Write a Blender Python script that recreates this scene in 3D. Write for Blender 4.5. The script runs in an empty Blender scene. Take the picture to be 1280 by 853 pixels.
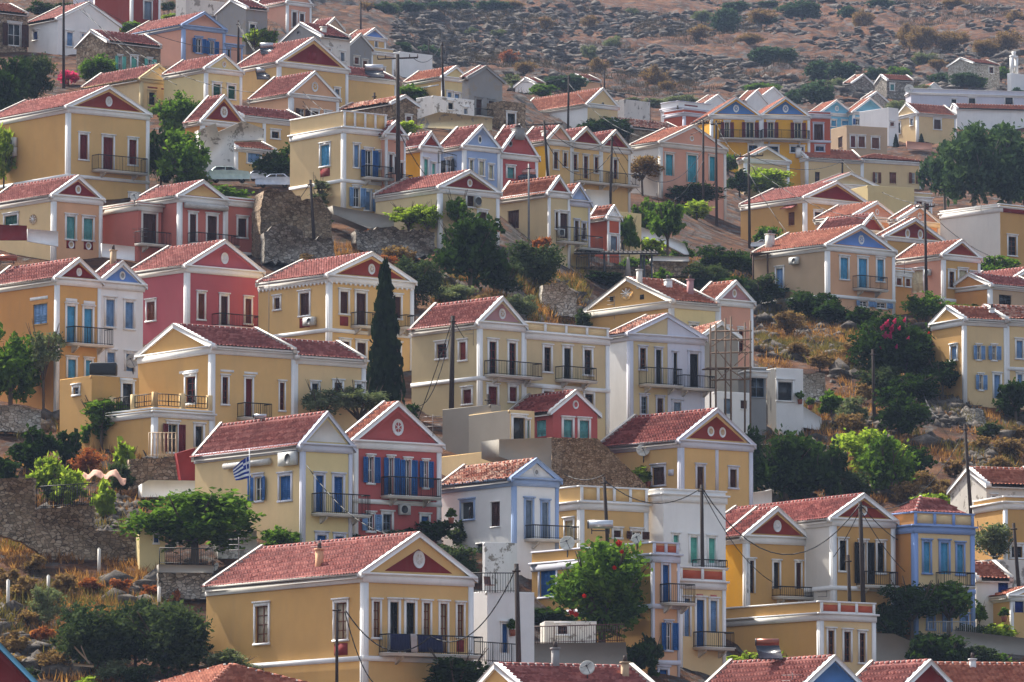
import bpy, math, random
import numpy as np
from mathutils import Vector, Matrix
R = math.radians
SC = bpy.context.scene
COL = SC.collection
# ---------------------------------------------------------------- camera, sky, sun, exposure
F, CX, CY, PITCH, CZ = 8000.0, 640.0, 426.5, R(5.6), 3.0
CP, SP = math.cos(PITCH), math.sin(PITCH)
cam = bpy.data.cameras.new('camera'); camo = bpy.data.objects.new('camera', cam); COL.objects.link(camo)
camo.location = (0, 0, CZ); camo.rotation_euler = (R(90) + PITCH, 0, 0)
cam.sensor_width = 36; cam.lens = F / 1280 * 36; cam.clip_end = 12000; cam.clip_start = 1
SC.camera = camo
SUN_DIR = Vector((-0.66, 0.75, 0)).normalized()      # horizontal direction towards the sun (behind the town, to the left)
SUN_EL = R(50)
world = bpy.data.worlds.new('World'); SC.world = world; world.use_nodes = True
wn = world.node_tree; bg = wn.nodes['Background']
sky = wn.nodes.new('ShaderNodeTexSky'); sky.sky_type = 'NISHITA'; sky.sun_disc = False
sky.sun_elevation = SUN_EL; sky.sun_rotation = math.atan2(SUN_DIR.x, SUN_DIR.y); sky.dust_density = 3.0; sky.air_density = 1.0; sky.ozone_density = 0.4
hsv = wn.nodes.new('ShaderNodeHueSaturation'); hsv.inputs['Saturation'].default_value = .6
wn.links.new(sky.outputs[0], hsv.inputs['Color']); wn.links.new(hsv.outputs[0], bg.inputs[0]); bg.inputs[1].default_value = 0.14
sl = bpy.data.lights.new('sun', 'SUN'); sl.energy = 4.8; sl.angle = R(0.5); sl.color = (1, 0.94, 0.84)
so = bpy.data.objects.new('sun', sl); COL.objects.link(so)
sv = Vector((SUN_DIR.x * math.cos(SUN_EL), SUN_DIR.y * math.cos(SUN_EL), math.sin(SUN_EL)))
so.rotation_euler = sv.to_track_quat('Z', 'Y').to_euler(); so.location = (0, 300, 400)
SC.view_settings.view_transform = 'Standard'; SC.view_settings.look = 'None'
SC.view_settings.gamma = 1; SC.view_settings.exposure = 0.78
SC.cycles.max_bounces = 6; SC.cycles.diffuse_bounces = 3; SC.cycles.volume_bounces = 0; SC.cycles.transparent_max_bounces = 6
SC.cycles.volume_step_rate = 10

# ---------------------------------------------------------------- picture point + distance -> world point; the lie of the land
def ray(px, py):
    v = CY - py
    return (px - CX, F * CP - v * SP, F * SP + v * CP)
def P(px, py, D):
    r = ray(px, py); t = D / r[1]
    return Vector((r[0] * t, D, CZ + r[2] * t))
PYK = [-900, -400, -100, 0, 50, 90, 120, 150, 200, 250, 300, 350, 450, 550, 650, 750, 853, 1000, 1140]
DT = {
 -300: [3200, 2200, 1200, 800, 680, 620, 595, 570, 530, 505, 487, 470, 440, 412, 388, 368, 350, 315, 260],
 330:  [3200, 2200, 1200, 860, 690, 625, 597, 570, 532, 507, 488, 471, 441, 413, 389, 369, 351, 316, 260],
 400:  [3200, 2300, 1500, 1200, 800, 650, 612, 575, 535, 510, 491, 474, 443, 415, 391, 371, 353, 318, 260],
 600:  [3300, 2500, 1700, 1380, 1200, 1050, 690, 610, 552, 520, 499, 480, 448, 420, 396, 375, 356, 318, 260],
 800:  [3400, 2600, 1800, 1450, 1280, 1140, 1010, 840, 690, 600, 553, 520, 475, 442, 415, 392, 370, 328, 262],
 1000: [3400, 2600, 1850, 1480, 1290, 1150, 1050, 970, 830, 700, 610, 553, 500, 465, 435, 410, 385, 335, 265],
 1600: [3400, 2600, 1850, 1480, 1290, 1150, 1060, 980, 850, 725, 640, 580, 525, 485, 450, 420, 395, 345, 268]}
DX = sorted(DT); DM = np.array([DT[k] for k in DX], float)
def dcol(px):
    px = min(max(px, DX[0]), DX[-1]); i = min(int(np.searchsorted(DX, px, 'right')) - 1, len(DX) - 2)
    f = (px - DX[i]) / (DX[i + 1] - DX[i]); f = f * f * (3 - 2 * f)
    return DM[i] * (1 - f) + DM[i + 1] * f
def Dm(px, py): return float(np.interp(py, PYK, dcol(px)))
def ground(X, Y):
    if Y < 262:
        return max(-2.0, 5.0 + (Y - 262) * 0.11)
    px = CX + F * X / (Y * 1.002)
    c = dcol(px); py = float(np.interp(-Y, -c, PYK))
    if Y > c[0]: py = -900
    r = ray(px, py)
    return CZ + r[2] / r[1] * Y
K = 3.709
TO = {'0': 0, '1': 320, '2': 640, '3': 950}; TR = {'0': 0, '1': 210, '2': 420, '3': 623}
def TX(t, x): return TO[t[1]] + x / K
def TY(t, y): return TR[t[0]] + y / K

# ---------------------------------------------------------------- materials
def lin(c): return tuple(((v / 255) / 12.92 if v / 255 <= .04045 else ((v / 255 + .055) / 1.055) ** 2.4) for v in c) + (1,)
PAL = dict(cream=(226,196,146), yellow=(222,182,120), lemon=(226,204,148), ochre=(208,162,98), orange=(214,150,84), gold=(232,170,40),
 peach=(222,172,132), salmon=(220,162,136), coral=(194,112,98), rose=(182,92,98), softblue=(140,166,214), pink=(186,90,86), maroon=(134,44,44), crimson=(128,30,36), brickred=(142,52,40),
 white=(240,238,234), offwhite=(222,216,206), lilac=(212,212,222), trimblue=(160,180,214), pale_blue=(160,200,226), blue=(84,128,184), periw=(110,146,210),
 grey=(150,148,146), tan=(196,168,136), beige=(214,192,148), concrete=(150,144,134), mauve=(186,140,140), terra=(188,88,58),
 sblue=(28,88,150), slblue=(118,154,196), ssky=(84,160,200), steal=(96,158,158), sturq=(66,160,178), sgreen=(24,84,72), sbrown=(72,36,28), swood=(116,60,36),
 sred=(112,28,30), smint=(108,190,172), sdark=(24,24,26), scream=(206,196,160), siron=(20,20,22), sgrey=(120,134,150), dblue=(24,52,130), cyan=(120,186,214), cream_stone=(214,196,170))
MATS = {}
def newmat(name):
    m = bpy.data.materials.new(name); m.use_nodes = True; nt = m.node_tree; b = nt.nodes['Principled BSDF']
    return m, nt, b
def N(nt, t, **kw):
    n = nt.nodes.new(t)
    for k, v in kw.items():
        if k.startswith('_'): setattr(n, k[1:], v)
        else: n.inputs[k.replace('-', ' ')].default_value = v
    return n
def ramp(nt, src, stops):
    r = nt.nodes.new('ShaderNodeValToRGB'); nt.links.new(src, r.inputs[0]); e = r.color_ramp.elements
    e[0].position, e[0].color = stops[0]; e[1].position, e[1].color = stops[-1]
    for p, c in stops[1:-1]:
        x = e.new(p); x.color = c
    return r.outputs[0]
def mixc(nt, fac, a, b, mode='MIX'):
    m = nt.nodes.new('ShaderNodeMix'); m.data_type = 'RGBA'; m.blend_type = mode
    for i, v in ((0, fac), (6, a), (7, b)):
        if isinstance(v, (float, int, tuple)): m.inputs[i].default_value = v
        else: nt.links.new(v, m.inputs[i])
    return m.outputs[2]
def noise(nt, vec, scale, detail=4, rough=.6):
    n = nt.nodes.new('ShaderNodeTexNoise'); n.inputs['Scale'].default_value = scale; n.inputs['Detail'].default_value = detail
    n.inputs['Roughness'].default_value = rough; nt.links.new(vec, n.inputs['Vector']); return n.outputs['Fac']
def mapping(nt, vec, scale, rot=(0, 0, 0)):
    m = nt.nodes.new('ShaderNodeMapping'); m.inputs['Scale'].default_value = scale; m.inputs['Rotation'].default_value = rot
    nt.links.new(vec, m.inputs['Vector']); return m.outputs[0]
def bump(nt, b, h, strength, dist):
    n = nt.nodes.new('ShaderNodeBump'); n.inputs['Strength'].default_value = strength; n.inputs['Distance'].default_value = dist
    nt.links.new(h, n.inputs['Height']); nt.links.new(n.outputs[0], b.inputs['Normal'])
def pos(nt): return nt.nodes.new('ShaderNodeNewGeometry').outputs['Position']
def sc(c, f): return tuple(min(1, v * f) for v in c[:3]) + (1,)
def plaster(c, worn=0):
    key = ('pl', c, worn)
    if key in MATS: return MATS[key]
    m, nt, b = newmat('plaster_' + c); L = lin(PAL[c]); p = pos(nt)
    streak = noise(nt, mapping(nt, p, (1.6, 1.6, .22)), 1.0, 5, .65)
    blot = noise(nt, p, .35, 5, .6)
    g = (L[0] * .55 + .12, L[1] * .55 + .11, L[2] * .55 + .09, 1)
    s = ramp(nt, streak, [(.5 - .1 * worn, (0, 0, 0, 1)), (.78, (1, 1, 1, 1))])
    mm = nt.nodes.new('ShaderNodeMath'); mm.operation = 'MULTIPLY'; nt.links.new(s, mm.inputs[0]); mm.inputs[1].default_value = .6 + .35 * worn
    c1 = mixc(nt, mm.outputs[0], L, g)
    c2 = ramp(nt, blot, [(.3, sc(L, .8)), (.7, sc(L, 1.08))])
    c3 = mixc(nt, .55, c1, c2)
    if worn:
        pt = ramp(nt, noise(nt, p, 1.1, 6, .7), [(.56, (0, 0, 0, 1)), (.6, (1, 1, 1, 1))])
        c3 = mixc(nt, pt, c3, (.3, .27, .23, 1))
    nt.links.new(c3, b.inputs['Base Color']); b.inputs['Roughness'].default_value = .85; b.inputs['Specular IOR Level'].default_value = .25
    bump(nt, b, noise(nt, p, 9, 3), .25, .03)
    MATS[key] = m; return m
def paint(c, rough=.55):
    key = ('pt', c)
    if key in MATS: return MATS[key]
    m, nt, b = newmat('paint_' + c); L = lin(PAL[c]) if isinstance(c, str) else c; p = pos(nt)
    nt.links.new(ramp(nt, noise(nt, p, 1.7, 5, .7), [(.3, sc(L, .72)), (.5, L), (.75, sc(L, 1.2))]), b.inputs['Base Color'])
    b.inputs['Roughness'].default_value = rough; b.inputs['Specular IOR Level'].default_value = .3
    MATS[key] = m; return m
def tilemat(kind):
    key = ('tile', kind)
    if key in MATS: return MATS[key]
    m, nt, b = newmat('roof_tile_' + kind); p = pos(nt)
    A = {'pink': ((128,66,60), (152,82,74), (180,112,102)), 'orange': ((140,74,54), (164,92,70), (190,120,94)), 'old': ((98,54,42), (172,94,70), (218,176,152)), 'dark': ((106,40,38), (140,62,56), (172,98,88))}[kind]
    vor = nt.nodes.new('ShaderNodeTexVoronoi'); vor.inputs['Scale'].default_value = 3.4; nt.links.new(p, vor.inputs['Vector'])
    hs = nt.nodes.new('ShaderNodeSeparateColor'); nt.links.new(vor.outputs['Color'], hs.inputs[0])
    c = ramp(nt, hs.outputs[0], [(.0, lin(A[0])), (.5, lin(A[1])), (1, lin(A[2]))])
    c2 = mixc(nt, ramp(nt, noise(nt, p, .5, 6, .7), [(.45, (0, 0, 0, 1)), (.7, (.7, .7, .7, 1))]), c, lin(tuple(int(v * .75 + 12) for v in A[0])))
    if kind == 'old':
        c2 = mixc(nt, ramp(nt, noise(nt, p, 2.2, 5, .7), [(.58, (0, 0, 0, 1)), (.63, (1, 1, 1, 1))]), c2, lin((196, 180, 165)))
    nt.links.new(c2, b.inputs['Base Color']); b.inputs['Roughness'].default_value = .8; b.inputs['Specular IOR Level'].default_value = .25
    MATS[key] = m; return m
def stonemat(kind='grey', scale=2.6):
    key = ('stone', kind, scale)
    if key in MATS: return MATS[key]
    m, nt, b = newmat('rubble_stone_' + kind); p = pos(nt)
    A = {'grey': ((96,88,78), (140,130,118), (176,168,156)), 'brown': ((110,90,68), (152,126,98), (182,160,134)), 'light': ((150,140,124), (182,172,156), (205,198,186))}[kind]
    q = mixc(nt, .12, p, noise(nt, p, 1.5, 3)); v = nt.nodes.new('ShaderNodeTexVoronoi'); v.inputs['Scale'].default_value = scale
    mp = mapping(nt, p, (1, 1, 1.5)); nt.links.new(mp, v.inputs['Vector'])
    v2 = nt.nodes.new('ShaderNodeTexVoronoi'); v2.feature = 'DISTANCE_TO_EDGE'; v2.inputs['Scale'].default_value = scale; nt.links.new(mp, v2.inputs['Vector'])
    hs = nt.nodes.new('ShaderNodeSeparateColor'); nt.links.new(v.outputs['Color'], hs.inputs[0])
    c = ramp(nt, hs.outputs[0], [(0, lin(A[0])), (.5, lin(A[1])), (1, lin(A[2]))])
    e = ramp(nt, v2.outputs['Distance'], [(.0, (0, 0, 0, 1)), (.09, (1, 1, 1, 1))])
    c = mixc(nt, e, lin(tuple(int(x * .55) for x in A[0])), c)
    c = mixc(nt, ramp(nt, noise(nt, p, .6, 5, .7), [(.45, (0, 0, 0, 1)), (.7, (.6, .6, .6, 1))]), c, lin(tuple(int(x * .9) for x in A[2])))
    nt.links.new(c, b.inputs['Base Color']); b.inputs['Roughness'].default_value = .95
    bump(nt, b, e, .8, .08)
    MATS[key] = m; return m
def glassmat(c=(.02, .025, .03, 1), name='window_glass'):
    key = ('gl', c)
    if key in MATS: return MATS[key]
    m, nt, b = newmat(name); b.inputs['Base Color'].default_value = c; b.inputs['Roughness'].default_value = .12; b.inputs['Specular IOR Level'].default_value = .45
    MATS[key] = m; return m
def plain(name, c, rough=.6, metal=0):
    key = ('pn', name)
    if key in MATS: return MATS[key]
    m, nt, b = newmat(name); L = c if len(c) == 4 else lin(c)
    nt.links.new(ramp(nt, noise(nt, pos(nt), 2.5, 4), [(.3, sc(L, .8)), (.7, sc(L, 1.15))]), b.inputs['Base Color'])
    b.inputs['Roughness'].default_value = rough; b.inputs['Metallic'].default_value = metal
    MATS[key] = m; return m
def wallmat(c):
    if c.startswith('stone_'): return stonemat(c[6:])
    if c.endswith('*'): return plaster(c[:-1], 1)
    return plaster(c)

# ---------------------------------------------------------------- mesh helpers
class MB:
    def __init__(s): s.v = []; s.f = []; s.parts = []
    def quad(s, a, b, c, d):
        n = len(s.v); s.v += [a, b, c, d]; s.f.append((n, n + 1, n + 2, n + 3))
    def poly(s, pts):
        n = len(s.v); s.v += list(pts); s.f.append(tuple(range(n, n + len(pts))))
    def box(s, x0, x1, y0, y1, z0, z1, T=None):
        n = len(s.v); c = [(x0, y0, z0), (x1, y0, z0), (x1, y1, z0), (x0, y1, z0), (x0, y0, z1), (x1, y0, z1), (x1, y1, z1), (x0, y1, z1)]
        s.v += [T(*p) for p in c] if T else c
        s.f += [tuple(n + i for i in q) for q in ((0, 3, 2, 1), (4, 5, 6, 7), (0, 1, 5, 4), (1, 2, 6, 5), (2, 3, 7, 6), (3, 0, 4, 7))]
    def prism(s, pts, off):
        off = Vector(off); n = len(s.v); k = len(pts); s.v += [tuple(p) for p in pts] + [tuple(Vector(p) + off) for p in pts]
        s.f.append(tuple(range(n, n + k))); s.f.append(tuple(range(n + 2 * k - 1, n + k - 1, -1)))
        for i in range(k): j = (i + 1) % k; s.f.append((n + i, n + j, n + k + j, n + k + i))
    def bar(s, a, b, r, seg=4, r2=None):
        a, b = Vector(a), Vector(b); d = (b - a).normalized(); u = d.orthogonal().normalized(); w = d.cross(u); n = len(s.v); r2 = r if r2 is None else r2
        for q, rr in ((a, r), (b, r2)):
            for i in range(seg):
                t = 2 * math.pi * (i + .5) / seg; s.v.append(tuple(q + (u * math.cos(t) + w * math.sin(t)) * rr))
        for i in range(seg): j = (i + 1) % seg; s.f.append((n + i, n + j, n + seg + j, n + seg + i))
        s.f.append(tuple(range(n + seg - 1, n - 1, -1))); s.f.append(tuple(range(n + seg, n + 2 * seg)))
    def disc(s, c, ax, r, th, seg=16, ry=None):   # short cylinder whose axis is ax
        c, ax = Vector(c), Vector(ax).normalized(); w = Vector((0, 0, 1)) if abs(ax.z) < .9 else Vector((0, 1, 0)); u = w.cross(ax).normalized(); ry = ry or r
        pts = [c + u * r * math.cos(2 * math.pi * i / seg) + w * ry * math.sin(2 * math.pi * i / seg) for i in range(seg)]
        s.prism(pts, ax * th)
    def grid(s, V, nx, ny):   # numpy block of vertices, row-major
        s.parts.append((V, nx, ny))
    def build(s, name, mat, parent=None, smooth=False):
        me = bpy.data.meshes.new(name)
        vs = [np.array(s.v, float).reshape(-1, 3)]; base = len(s.v)
        loops = [np.array([i for f in s.f for i in f], np.int32)]; cnt = [np.array([len(f) for f in s.f], np.int32)]
        for V, nx, ny in s.parts:
            i, j = np.meshgrid(np.arange(nx - 1), np.arange(ny - 1)); a = (j * nx + i).ravel() + base
            q = np.stack([a, a + 1, a + nx + 1, a + nx], 1).astype(np.int32)
            loops.append(q.ravel()); cnt.append(np.full(len(q), 4, np.int32)); vs.append(V); base += len(V)
        V = np.concatenate(vs); Lp = np.concatenate(loops); C = np.concatenate(cnt)
        me.vertices.add(len(V)); me.vertices.foreach_set('co', V.astype(np.float32).ravel())
        me.loops.add(len(Lp)); me.loops.foreach_set('vertex_index', Lp)
        me.polygons.add(len(C)); me.polygons.foreach_set('loop_start', np.concatenate([[0], np.cumsum(C)[:-1]]).astype(np.int32)); 
        me.update(calc_edges=True)
        if smooth: me.polygons.foreach_set('use_smooth', np.ones(len(C), bool))
        me.materials.append(mat)
        o = bpy.data.objects.new(name, me); COL.objects.link(o)
        if parent is not None: o.parent = parent
        return o
def meta(o, label, cat, group=None, kind=None):
    if kind: o['kind'] = kind
    if label: o['label'] = label
    if cat: o['category'] = cat
    if group: o['group'] = group
    return o
def root(name, loc, rz, label, cat, group=None):
    o = bpy.data.objects.new(name, None); COL.objects.link(o); o.location = loc; o.rotation_euler = (0, 0, rz); o.empty_display_size = .5
    return meta(o, label, cat, group)
# ---------------------------------------------------------------- houses
def slope_tiles(mb, O, U, V, lu, lv, pitch=.28, samp=6, uL=0., uR=None, course=.45, amp=.085, old=0):
    """corrugated tile sheet: O corner at the eave, U unit along the eave, V unit up the slope; the top edge runs uL..uR"""
    O, U, V = (np.array(tuple(q), float) for q in (O, U, V)); Nn = np.cross(U, V); Nn /= np.linalg.norm(Nn)
    if Nn[2] < 0: Nn = -Nn
    uR = lu if uR is None else uR
    nu = max(4, int(lu / pitch * samp)) + 1; nc = max(2, int(lv / course)); c = lv / nc
    u = np.linspace(0, lu, nu); vv = np.array([x for k in range(nc) for x in (k * c, (k + .97) * c)])
    vh = np.array([x for k in range(nc) for x in (.13, 0.)])
    hu = amp * np.sqrt(np.abs(np.sin(np.pi * u / pitch)))
    lo = uL * vv / lv; hi = lu + (uR - lu) * vv / lv
    UU = np.clip(u[None, :], lo[:, None], hi[:, None]); H = hu[None, :] + vh[:, None]
    rng = np.random.default_rng(int(abs(O[0] * 7 + O[1] * 13 + lu * 100)) % 99991)
    tid = np.minimum((u / pitch).astype(int), int(lu / pitch)); J = rng.normal(0, .008 + .02 * old, (nc, tid.max() + 1))
    H = H + J[np.repeat(np.arange(nc), 2)][:, tid]
    pts = O + UU[..., None] * U + vv[:, None, None] * V + H[..., None] * Nn
    mb.grid(pts.reshape(-1, 3), nu, len(vv))
def facade(mb, T, w, z0, z1, holes, depth=.2, back=True):
    us = sorted({0., w, *[h[0] for h in holes], *[h[1] for h in holes]}); zs = sorted({z0, z1, *[h[2] for h in holes], *[h[3] for h in holes]})
    us = [u for u in us if 0 <= u <= w]; zs = [z for z in zs if z0 <= z <= z1]
    for a, b in zip(us, us[1:]):
        for c, d in zip(zs, zs[1:]):
            m, n = (a + b) / 2, (c + d) / 2
            if any(h[0] < m < h[1] and h[2] < n < h[3] for h in holes): continue
            mb.quad(T(a, 0, c), T(b, 0, c), T(b, 0, d), T(a, 0, d))
    for a, b, c, d in holes:
        for q in (((a, c), (b, c)), ((b, c), (b, d)), ((b, d), (a, d)), ((a, d), (a, c))):
            (p0, p1), (q0, q1) = q; mb.quad(T(p0, 0, p1), T(q0, 0, q1), T(q0, -depth, q1), T(p0, -depth, p1))
        if back: mb.quad(T(a, -depth, c), T(b, -depth, c), T(b, -depth, d), T(a, -depth, d))
def leaf(rt, T, u0, u1, z0, z1, out, col, door):
    m = MB(); w = u1 - u0; f = min(.09, w * .2); t = .04
    m.box(u0, u0 + f, out, out + t, z0, z1, T); m.box(u1 - f, u1, out, out + t, z0, z1, T)
    m.box(u0 + f, u1 - f, out, out + t, z0, z0 + f * 1.3, T); m.box(u0 + f, u1 - f, out, out + t, z1 - f, z1, T)
    zz = z0 + (z1 - z0) * .4; m.box(u0 + f, u1 - f, out, out + t, zz, zz + f * .8, T)
    m.box(u0 + f, u1 - f, out, out + .012, z0 + f, z1 - f, T)
    n = int((z1 - z0) / .12)
    for i in range(1, n):
        z = z0 + i * (z1 - z0) / n; m.box(u0 + f, u1 - f, out + .012, out + .028, z, z + .045, T)
    return m.build('door_leaf' if door else 'shutter', paint(col), rt)
def opening(rt, T, u0, u1, z0, z1, style, col, trim, door, surround=True, far=False):
    w, h = u1 - u0, z1 - z0; m = MB(); j = min(.15, w * .24); tr = trim
    if surround:
        m.box(u0 - j, u0, 0, .06, z0, z1 + j * 1.2, T); m.box(u1, u1 + j, 0, .06, z0, z1 + j * 1.2, T); m.box(u0, u1, 0, .06, z1, z1 + j * 1.2, T)
        m.box(u0 - j - .06, u1 + j + .06, 0, .14, z1 + j * 1.2, z1 + j * 1.2 + .09, T)
        if not door: m.box(u0 - j - .03, u1 + j + .03, 0, .1, z0 - .12, z0, T)
    else:
        m.box(u0 - .05, u1 + .05, 0, .03, z1, z1 + .07, T); m.box(u0 - .05, u1 + .05, 0, .06, z0 - .07, z0, T)
    wd = m.build('door' if door else 'window', tr, rt)
    if style == 's':
        mid = (u0 + u1) / 2
        if w < .5 and far: leaf(wd, T, u0, u1, z0, z1, -.12, col, door)
        else: leaf(wd, T, u0, mid - .008, z0, z1, -.12, col, door); leaf(wd, T, mid + .008, u1, z0, z1, -.12, col, door)
        return wd
    dark = (.012, .012, .014, 1)
    p = MB(); p.box(u0, u1, -.19, -.15, z0, z1, T)
    p.build('pane', glassmat((.5, .42, .3, 1), 'curtained_glass') if style == 'k' else glassmat(), wd)
    s = MB(); t = .05 if not far else .07; scol = {'o': 'scream' if col in ('sred',) else 'white', 'w': 'white'}.get(style, col)
    if style != 'n':
        for (a, b) in ((u0, u0 + t), (u1 - t, u1), ((u0 + u1) / 2 - t / 2, (u0 + u1) / 2 + t / 2)): s.box(a, b, -.15, -.1, z0, z1, T)
        s.box(u0, u1, -.15, -.1, z0, z0 + t * (2 if door else 1), T); s.box(u0, u1, -.15, -.1, z1 - t, z1, T)
        for k in ((1, 2, 3) if style in 'ck' else (2,)):
            z = z0 + h * k / 4; s.box(u0 + t, u1 - t, -.145, -.105, z - .02, z + .02, T)
        s.build('frame', paint(scol), wd)
    if style == 'o':
        hw = max(w * .5, min(.45, w * .9))
        def Tl(u, o, z): return T(u0 - j * .4 - (u0 - u), .07 + o + (u0 - u) * .22, z)
        def Tr(u, o, z): return T(u1 + j * .4 + (u - u1), .07 + o + (u - u1) * .22, z)
        leaf(wd, Tl, u0 - hw, u0, z0, z1, 0, col, door); leaf(wd, Tr, u1, u1 + hw, z0, z1, 0, col, door)
    return wd
def railing(mb, T, pts, z0, z1, step=.14, r=.014):
    for (a, b) in zip(pts, pts[1:]):
        A, B = Vector(T(a[0], a[1], z0)), Vector(T(b[0], b[1], z0)); up = Vector((0, 0, 1)); L = (B - A).length
        mb.bar(A + up * (z1 - z0), B + up * (z1 - z0), .035); mb.bar(A + up * .08, B + up * .08, .02)
        n = max(1, int(L / step))
        for i in range(n + 1):
            q = A.lerp(B, i / n); mb.bar(q, q + up * (z1 - z0), r if i % 8 else .028, 4)
def balcony(rt, T, u0, u1, zf, zt, col='siron', depth=.95):
    m = MB(); m.box(u0, u1, 0, depth, zf - .16, zf, T); m.box(u0 - .05, u1 + .05, 0, depth + .05, zf - .05, zf + .01, T)
    b = m.build('balcony', plaster('offwhite'), rt)
    m = MB(); railing(m, T, [(u0 + .03, 0), (u0 + .03, depth - .04), (u1 - .03, depth - .04), (u1 - .03, 0)], zf, zt); m.build('railing', paint(col), b)
    for u in (u0 + (u1 - u0) * .18, u1 - (u1 - u0) * .18):
        m = MB(); m.prism([T(u - .08, 0, zf - .17), T(u - .08, depth * .75, zf - .17), T(u - .08, depth * .6, zf - .32), T(u - .08, 0, zf - .6)], Vector(T(u + .08, 0, 0)) - Vector(T(u - .08, 0, 0)))
        m.build('bracket', plaster('offwhite'), b)
def aircon(rt, T, u0, u1, z0, z1):
    m = MB(); m.box(u0, u1, .08, .38, z0, z1, T); a = m.build('air_conditioner', plain('ac_casing', (205, 205, 200)), rt)
    m = MB(); c = Vector(T((u0 * .6 + u1 * .4), .385, (z0 + z1) / 2)); ax = Vector(T(0, 1, 0)) - Vector(T(0, 0, 0)); m.disc(c, ax, (z1 - z0) * .38, .01); m.build('fan_grille', plain('ac_grille', (60, 62, 64)), a)
HOUSES = {}
def house(t, label, x0, xc, x1, yc, yp, yb, kind='G', th=40, front='yellow', left=None, trim='white', tym=None, med=None, roof='pink',
          wins='', name='house', band=(), pan=None, W=None, L=None, D=None, split=None, dent=0, frieze=None, cat='house', group='houses on the hillside', hipback=0, bare=0, rtrim=None, tag=None, dD=0, pil=1, solid=0, att=None, back=0.):
    px, pyc, pyb = TX(t, xc), TY(t, yc), TY(t, yb)
    D = (D or Dm(px, pyb)) + dD; a = R(th); ca, sa = math.cos(a), math.sin(a)
    if att:      # joined to a neighbour: starts where the neighbour's front ends
        nb = HOUSES[att]; a = nb['a']; ca, sa = math.cos(a), math.sin(a)
        q = nb['C'] + nb['dF'] * (nb['w'] + .03) + nb['dL'] * back; D = q.y; px = CX + F * q.x / (q.y * CP + (q.z - CZ) * SP); xc = (px - TO[t[1]]) * K
    C = P(px, pyc, D); s = F / D; far = s < 12.5
    dF = Vector((ca, sa, 0)); dL = Vector((-sa, ca, 0)); O = Vector((0, 0, CZ))
    def face_uz(face, qx, qy, tt=None):
        tt = tt or t; r = Vector(ray(TX(tt, qx), TY(tt, qy))); n = Vector((sa, -ca, 0)) if face == 'F' else Vector((-ca, -sa, 0))
        k = n.dot(C - O) / n.dot(r); q = O + r * k; return (q - C).dot(dF if face == 'F' else dL), q.z
    w = W or face_uz('F', x1, yc)[0]
    l = L or (face_uz('L', x0, yc)[0] if x0 is not None else 8.0)
    if l < 0 or l > 40 or w < 0 or w > 40: print('ODD SIZE', label, round(w, 1), round(l, 1), 'D', round(D)); l = min(max(l, 3), 30); w = min(max(w, 3), 30)
    ze = C.z
    gz = [ground(*(C + dF * i * w + dL * j * l).xy) for i in (0, 1) for j in (0, 1)]
    zb = min(gz) - 1.0; base = Vector((C.x, C.y, zb))
    rt = root(name, base, a, label, cat, group)
    ze -= zb
    def F_(u, o, z): return (u, -o, z)
    def L_(u, o, z): return (-o, u, z)
    TT = {'F': F_, 'L': L_}
    # --- openings and fittings, given as picture boxes
    cur = t; holes = {'F': [], 'L': []}; items = []
    for ln in wins.replace('\n', ';').split(';'):
        q = ln.split()
        if not q: continue
        if q[0][0] == '@': cur = q[0][1:]; q = q[1:]
        if not q: continue
        f, st = q[0], q[1]; X0, X1, Y0, Y1 = map(float, q[2:6]); c = q[6] if len(q) > 6 else 'sblue'; fl = q[7] if len(q) > 7 else ''
        ua, za = face_uz(f, X0, Y0, cur); ub, zc_ = face_uz(f, X1, Y1, cur); um, zt = face_uz(f, (X0 + X1) / 2, Y0, cur); _, z_b = face_uz(f, (X0 + X1) / 2, Y1, cur)
        ua, ub = sorted((ua, ub)); items.append((f, st, ua, ub, z_b - zb, zt - zb, c, fl))
    for f, st, ua, ub, z0, z1, c, fl in items:
        if st in 'sockgnwd':
            lim = w if f == 'F' else l
            a0, b0 = max(.12, ua), min(lim - .12, ub)
            if b0 - a0 > .25 and z1 < ze - .05 and z0 > .2 and not any(a0 < h[1] + .05 and b0 > h[0] - .05 and z0 < h[3] + .05 and z1 > h[2] - .05 for h in holes[f]): holes[f].append((a0, b0, z0, z1))
            else:
                print('BAD OPENING', label, f, st, round(ua, 1), round(ub, 1), round(z0, 1), round(z1, 1), 'w', round(lim, 1), 'ze', round(ze, 1))
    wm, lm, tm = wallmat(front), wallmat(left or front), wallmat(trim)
    # --- roof heights
    z_in = 0; rid = None
    if kind == 'G': rise = (face_uz('F', 0, 0)[0] * 0 + (face_uz('F', (TXi(t, C + dF * w / 2)), yp)[1] - zb - ze)) if yp is not None else w / 2 * .42
    elif kind == 'L': rise = ((face_uz('L', (TXi(t, C + dL * l / 2)), yp)[1] - zb - ze)) if yp is not None else l / 2 * .42
    elif kind == 'H': rise = (face_uz('F', xc, yp)[1] - zb - ze) if yp is not None else 1.6
    elif kind == 'P': rise = (face_uz('F', xc, yp)[1] - zb - ze) if yp is not None else .5
    if kind in 'GL':
        span = w if kind == 'G' else l
        if not (.12 < rise / (span / 2) < 1.25): print('ODD ROOF', label, 'rise', round(rise, 2), 'span', round(span, 1)); rise = min(max(rise, .15 * span / 2), 1.15 * span / 2)
    # --- walls
    top = ze + (rise if kind == 'P' else 0)
    m = MB(); facade(m, F_, w, 0, top, holes['F']); mb2 = m if not (left and left != front) else MB()
    facade(mb2, L_, l, 0, top, holes['L'])
    m.quad((w, 0, 0), (w, l, 0), (w, l, top), (w, 0, top)); m.quad((w, l, 0), (0, l, 0), (0, l, top), (w, l, top))
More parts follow.
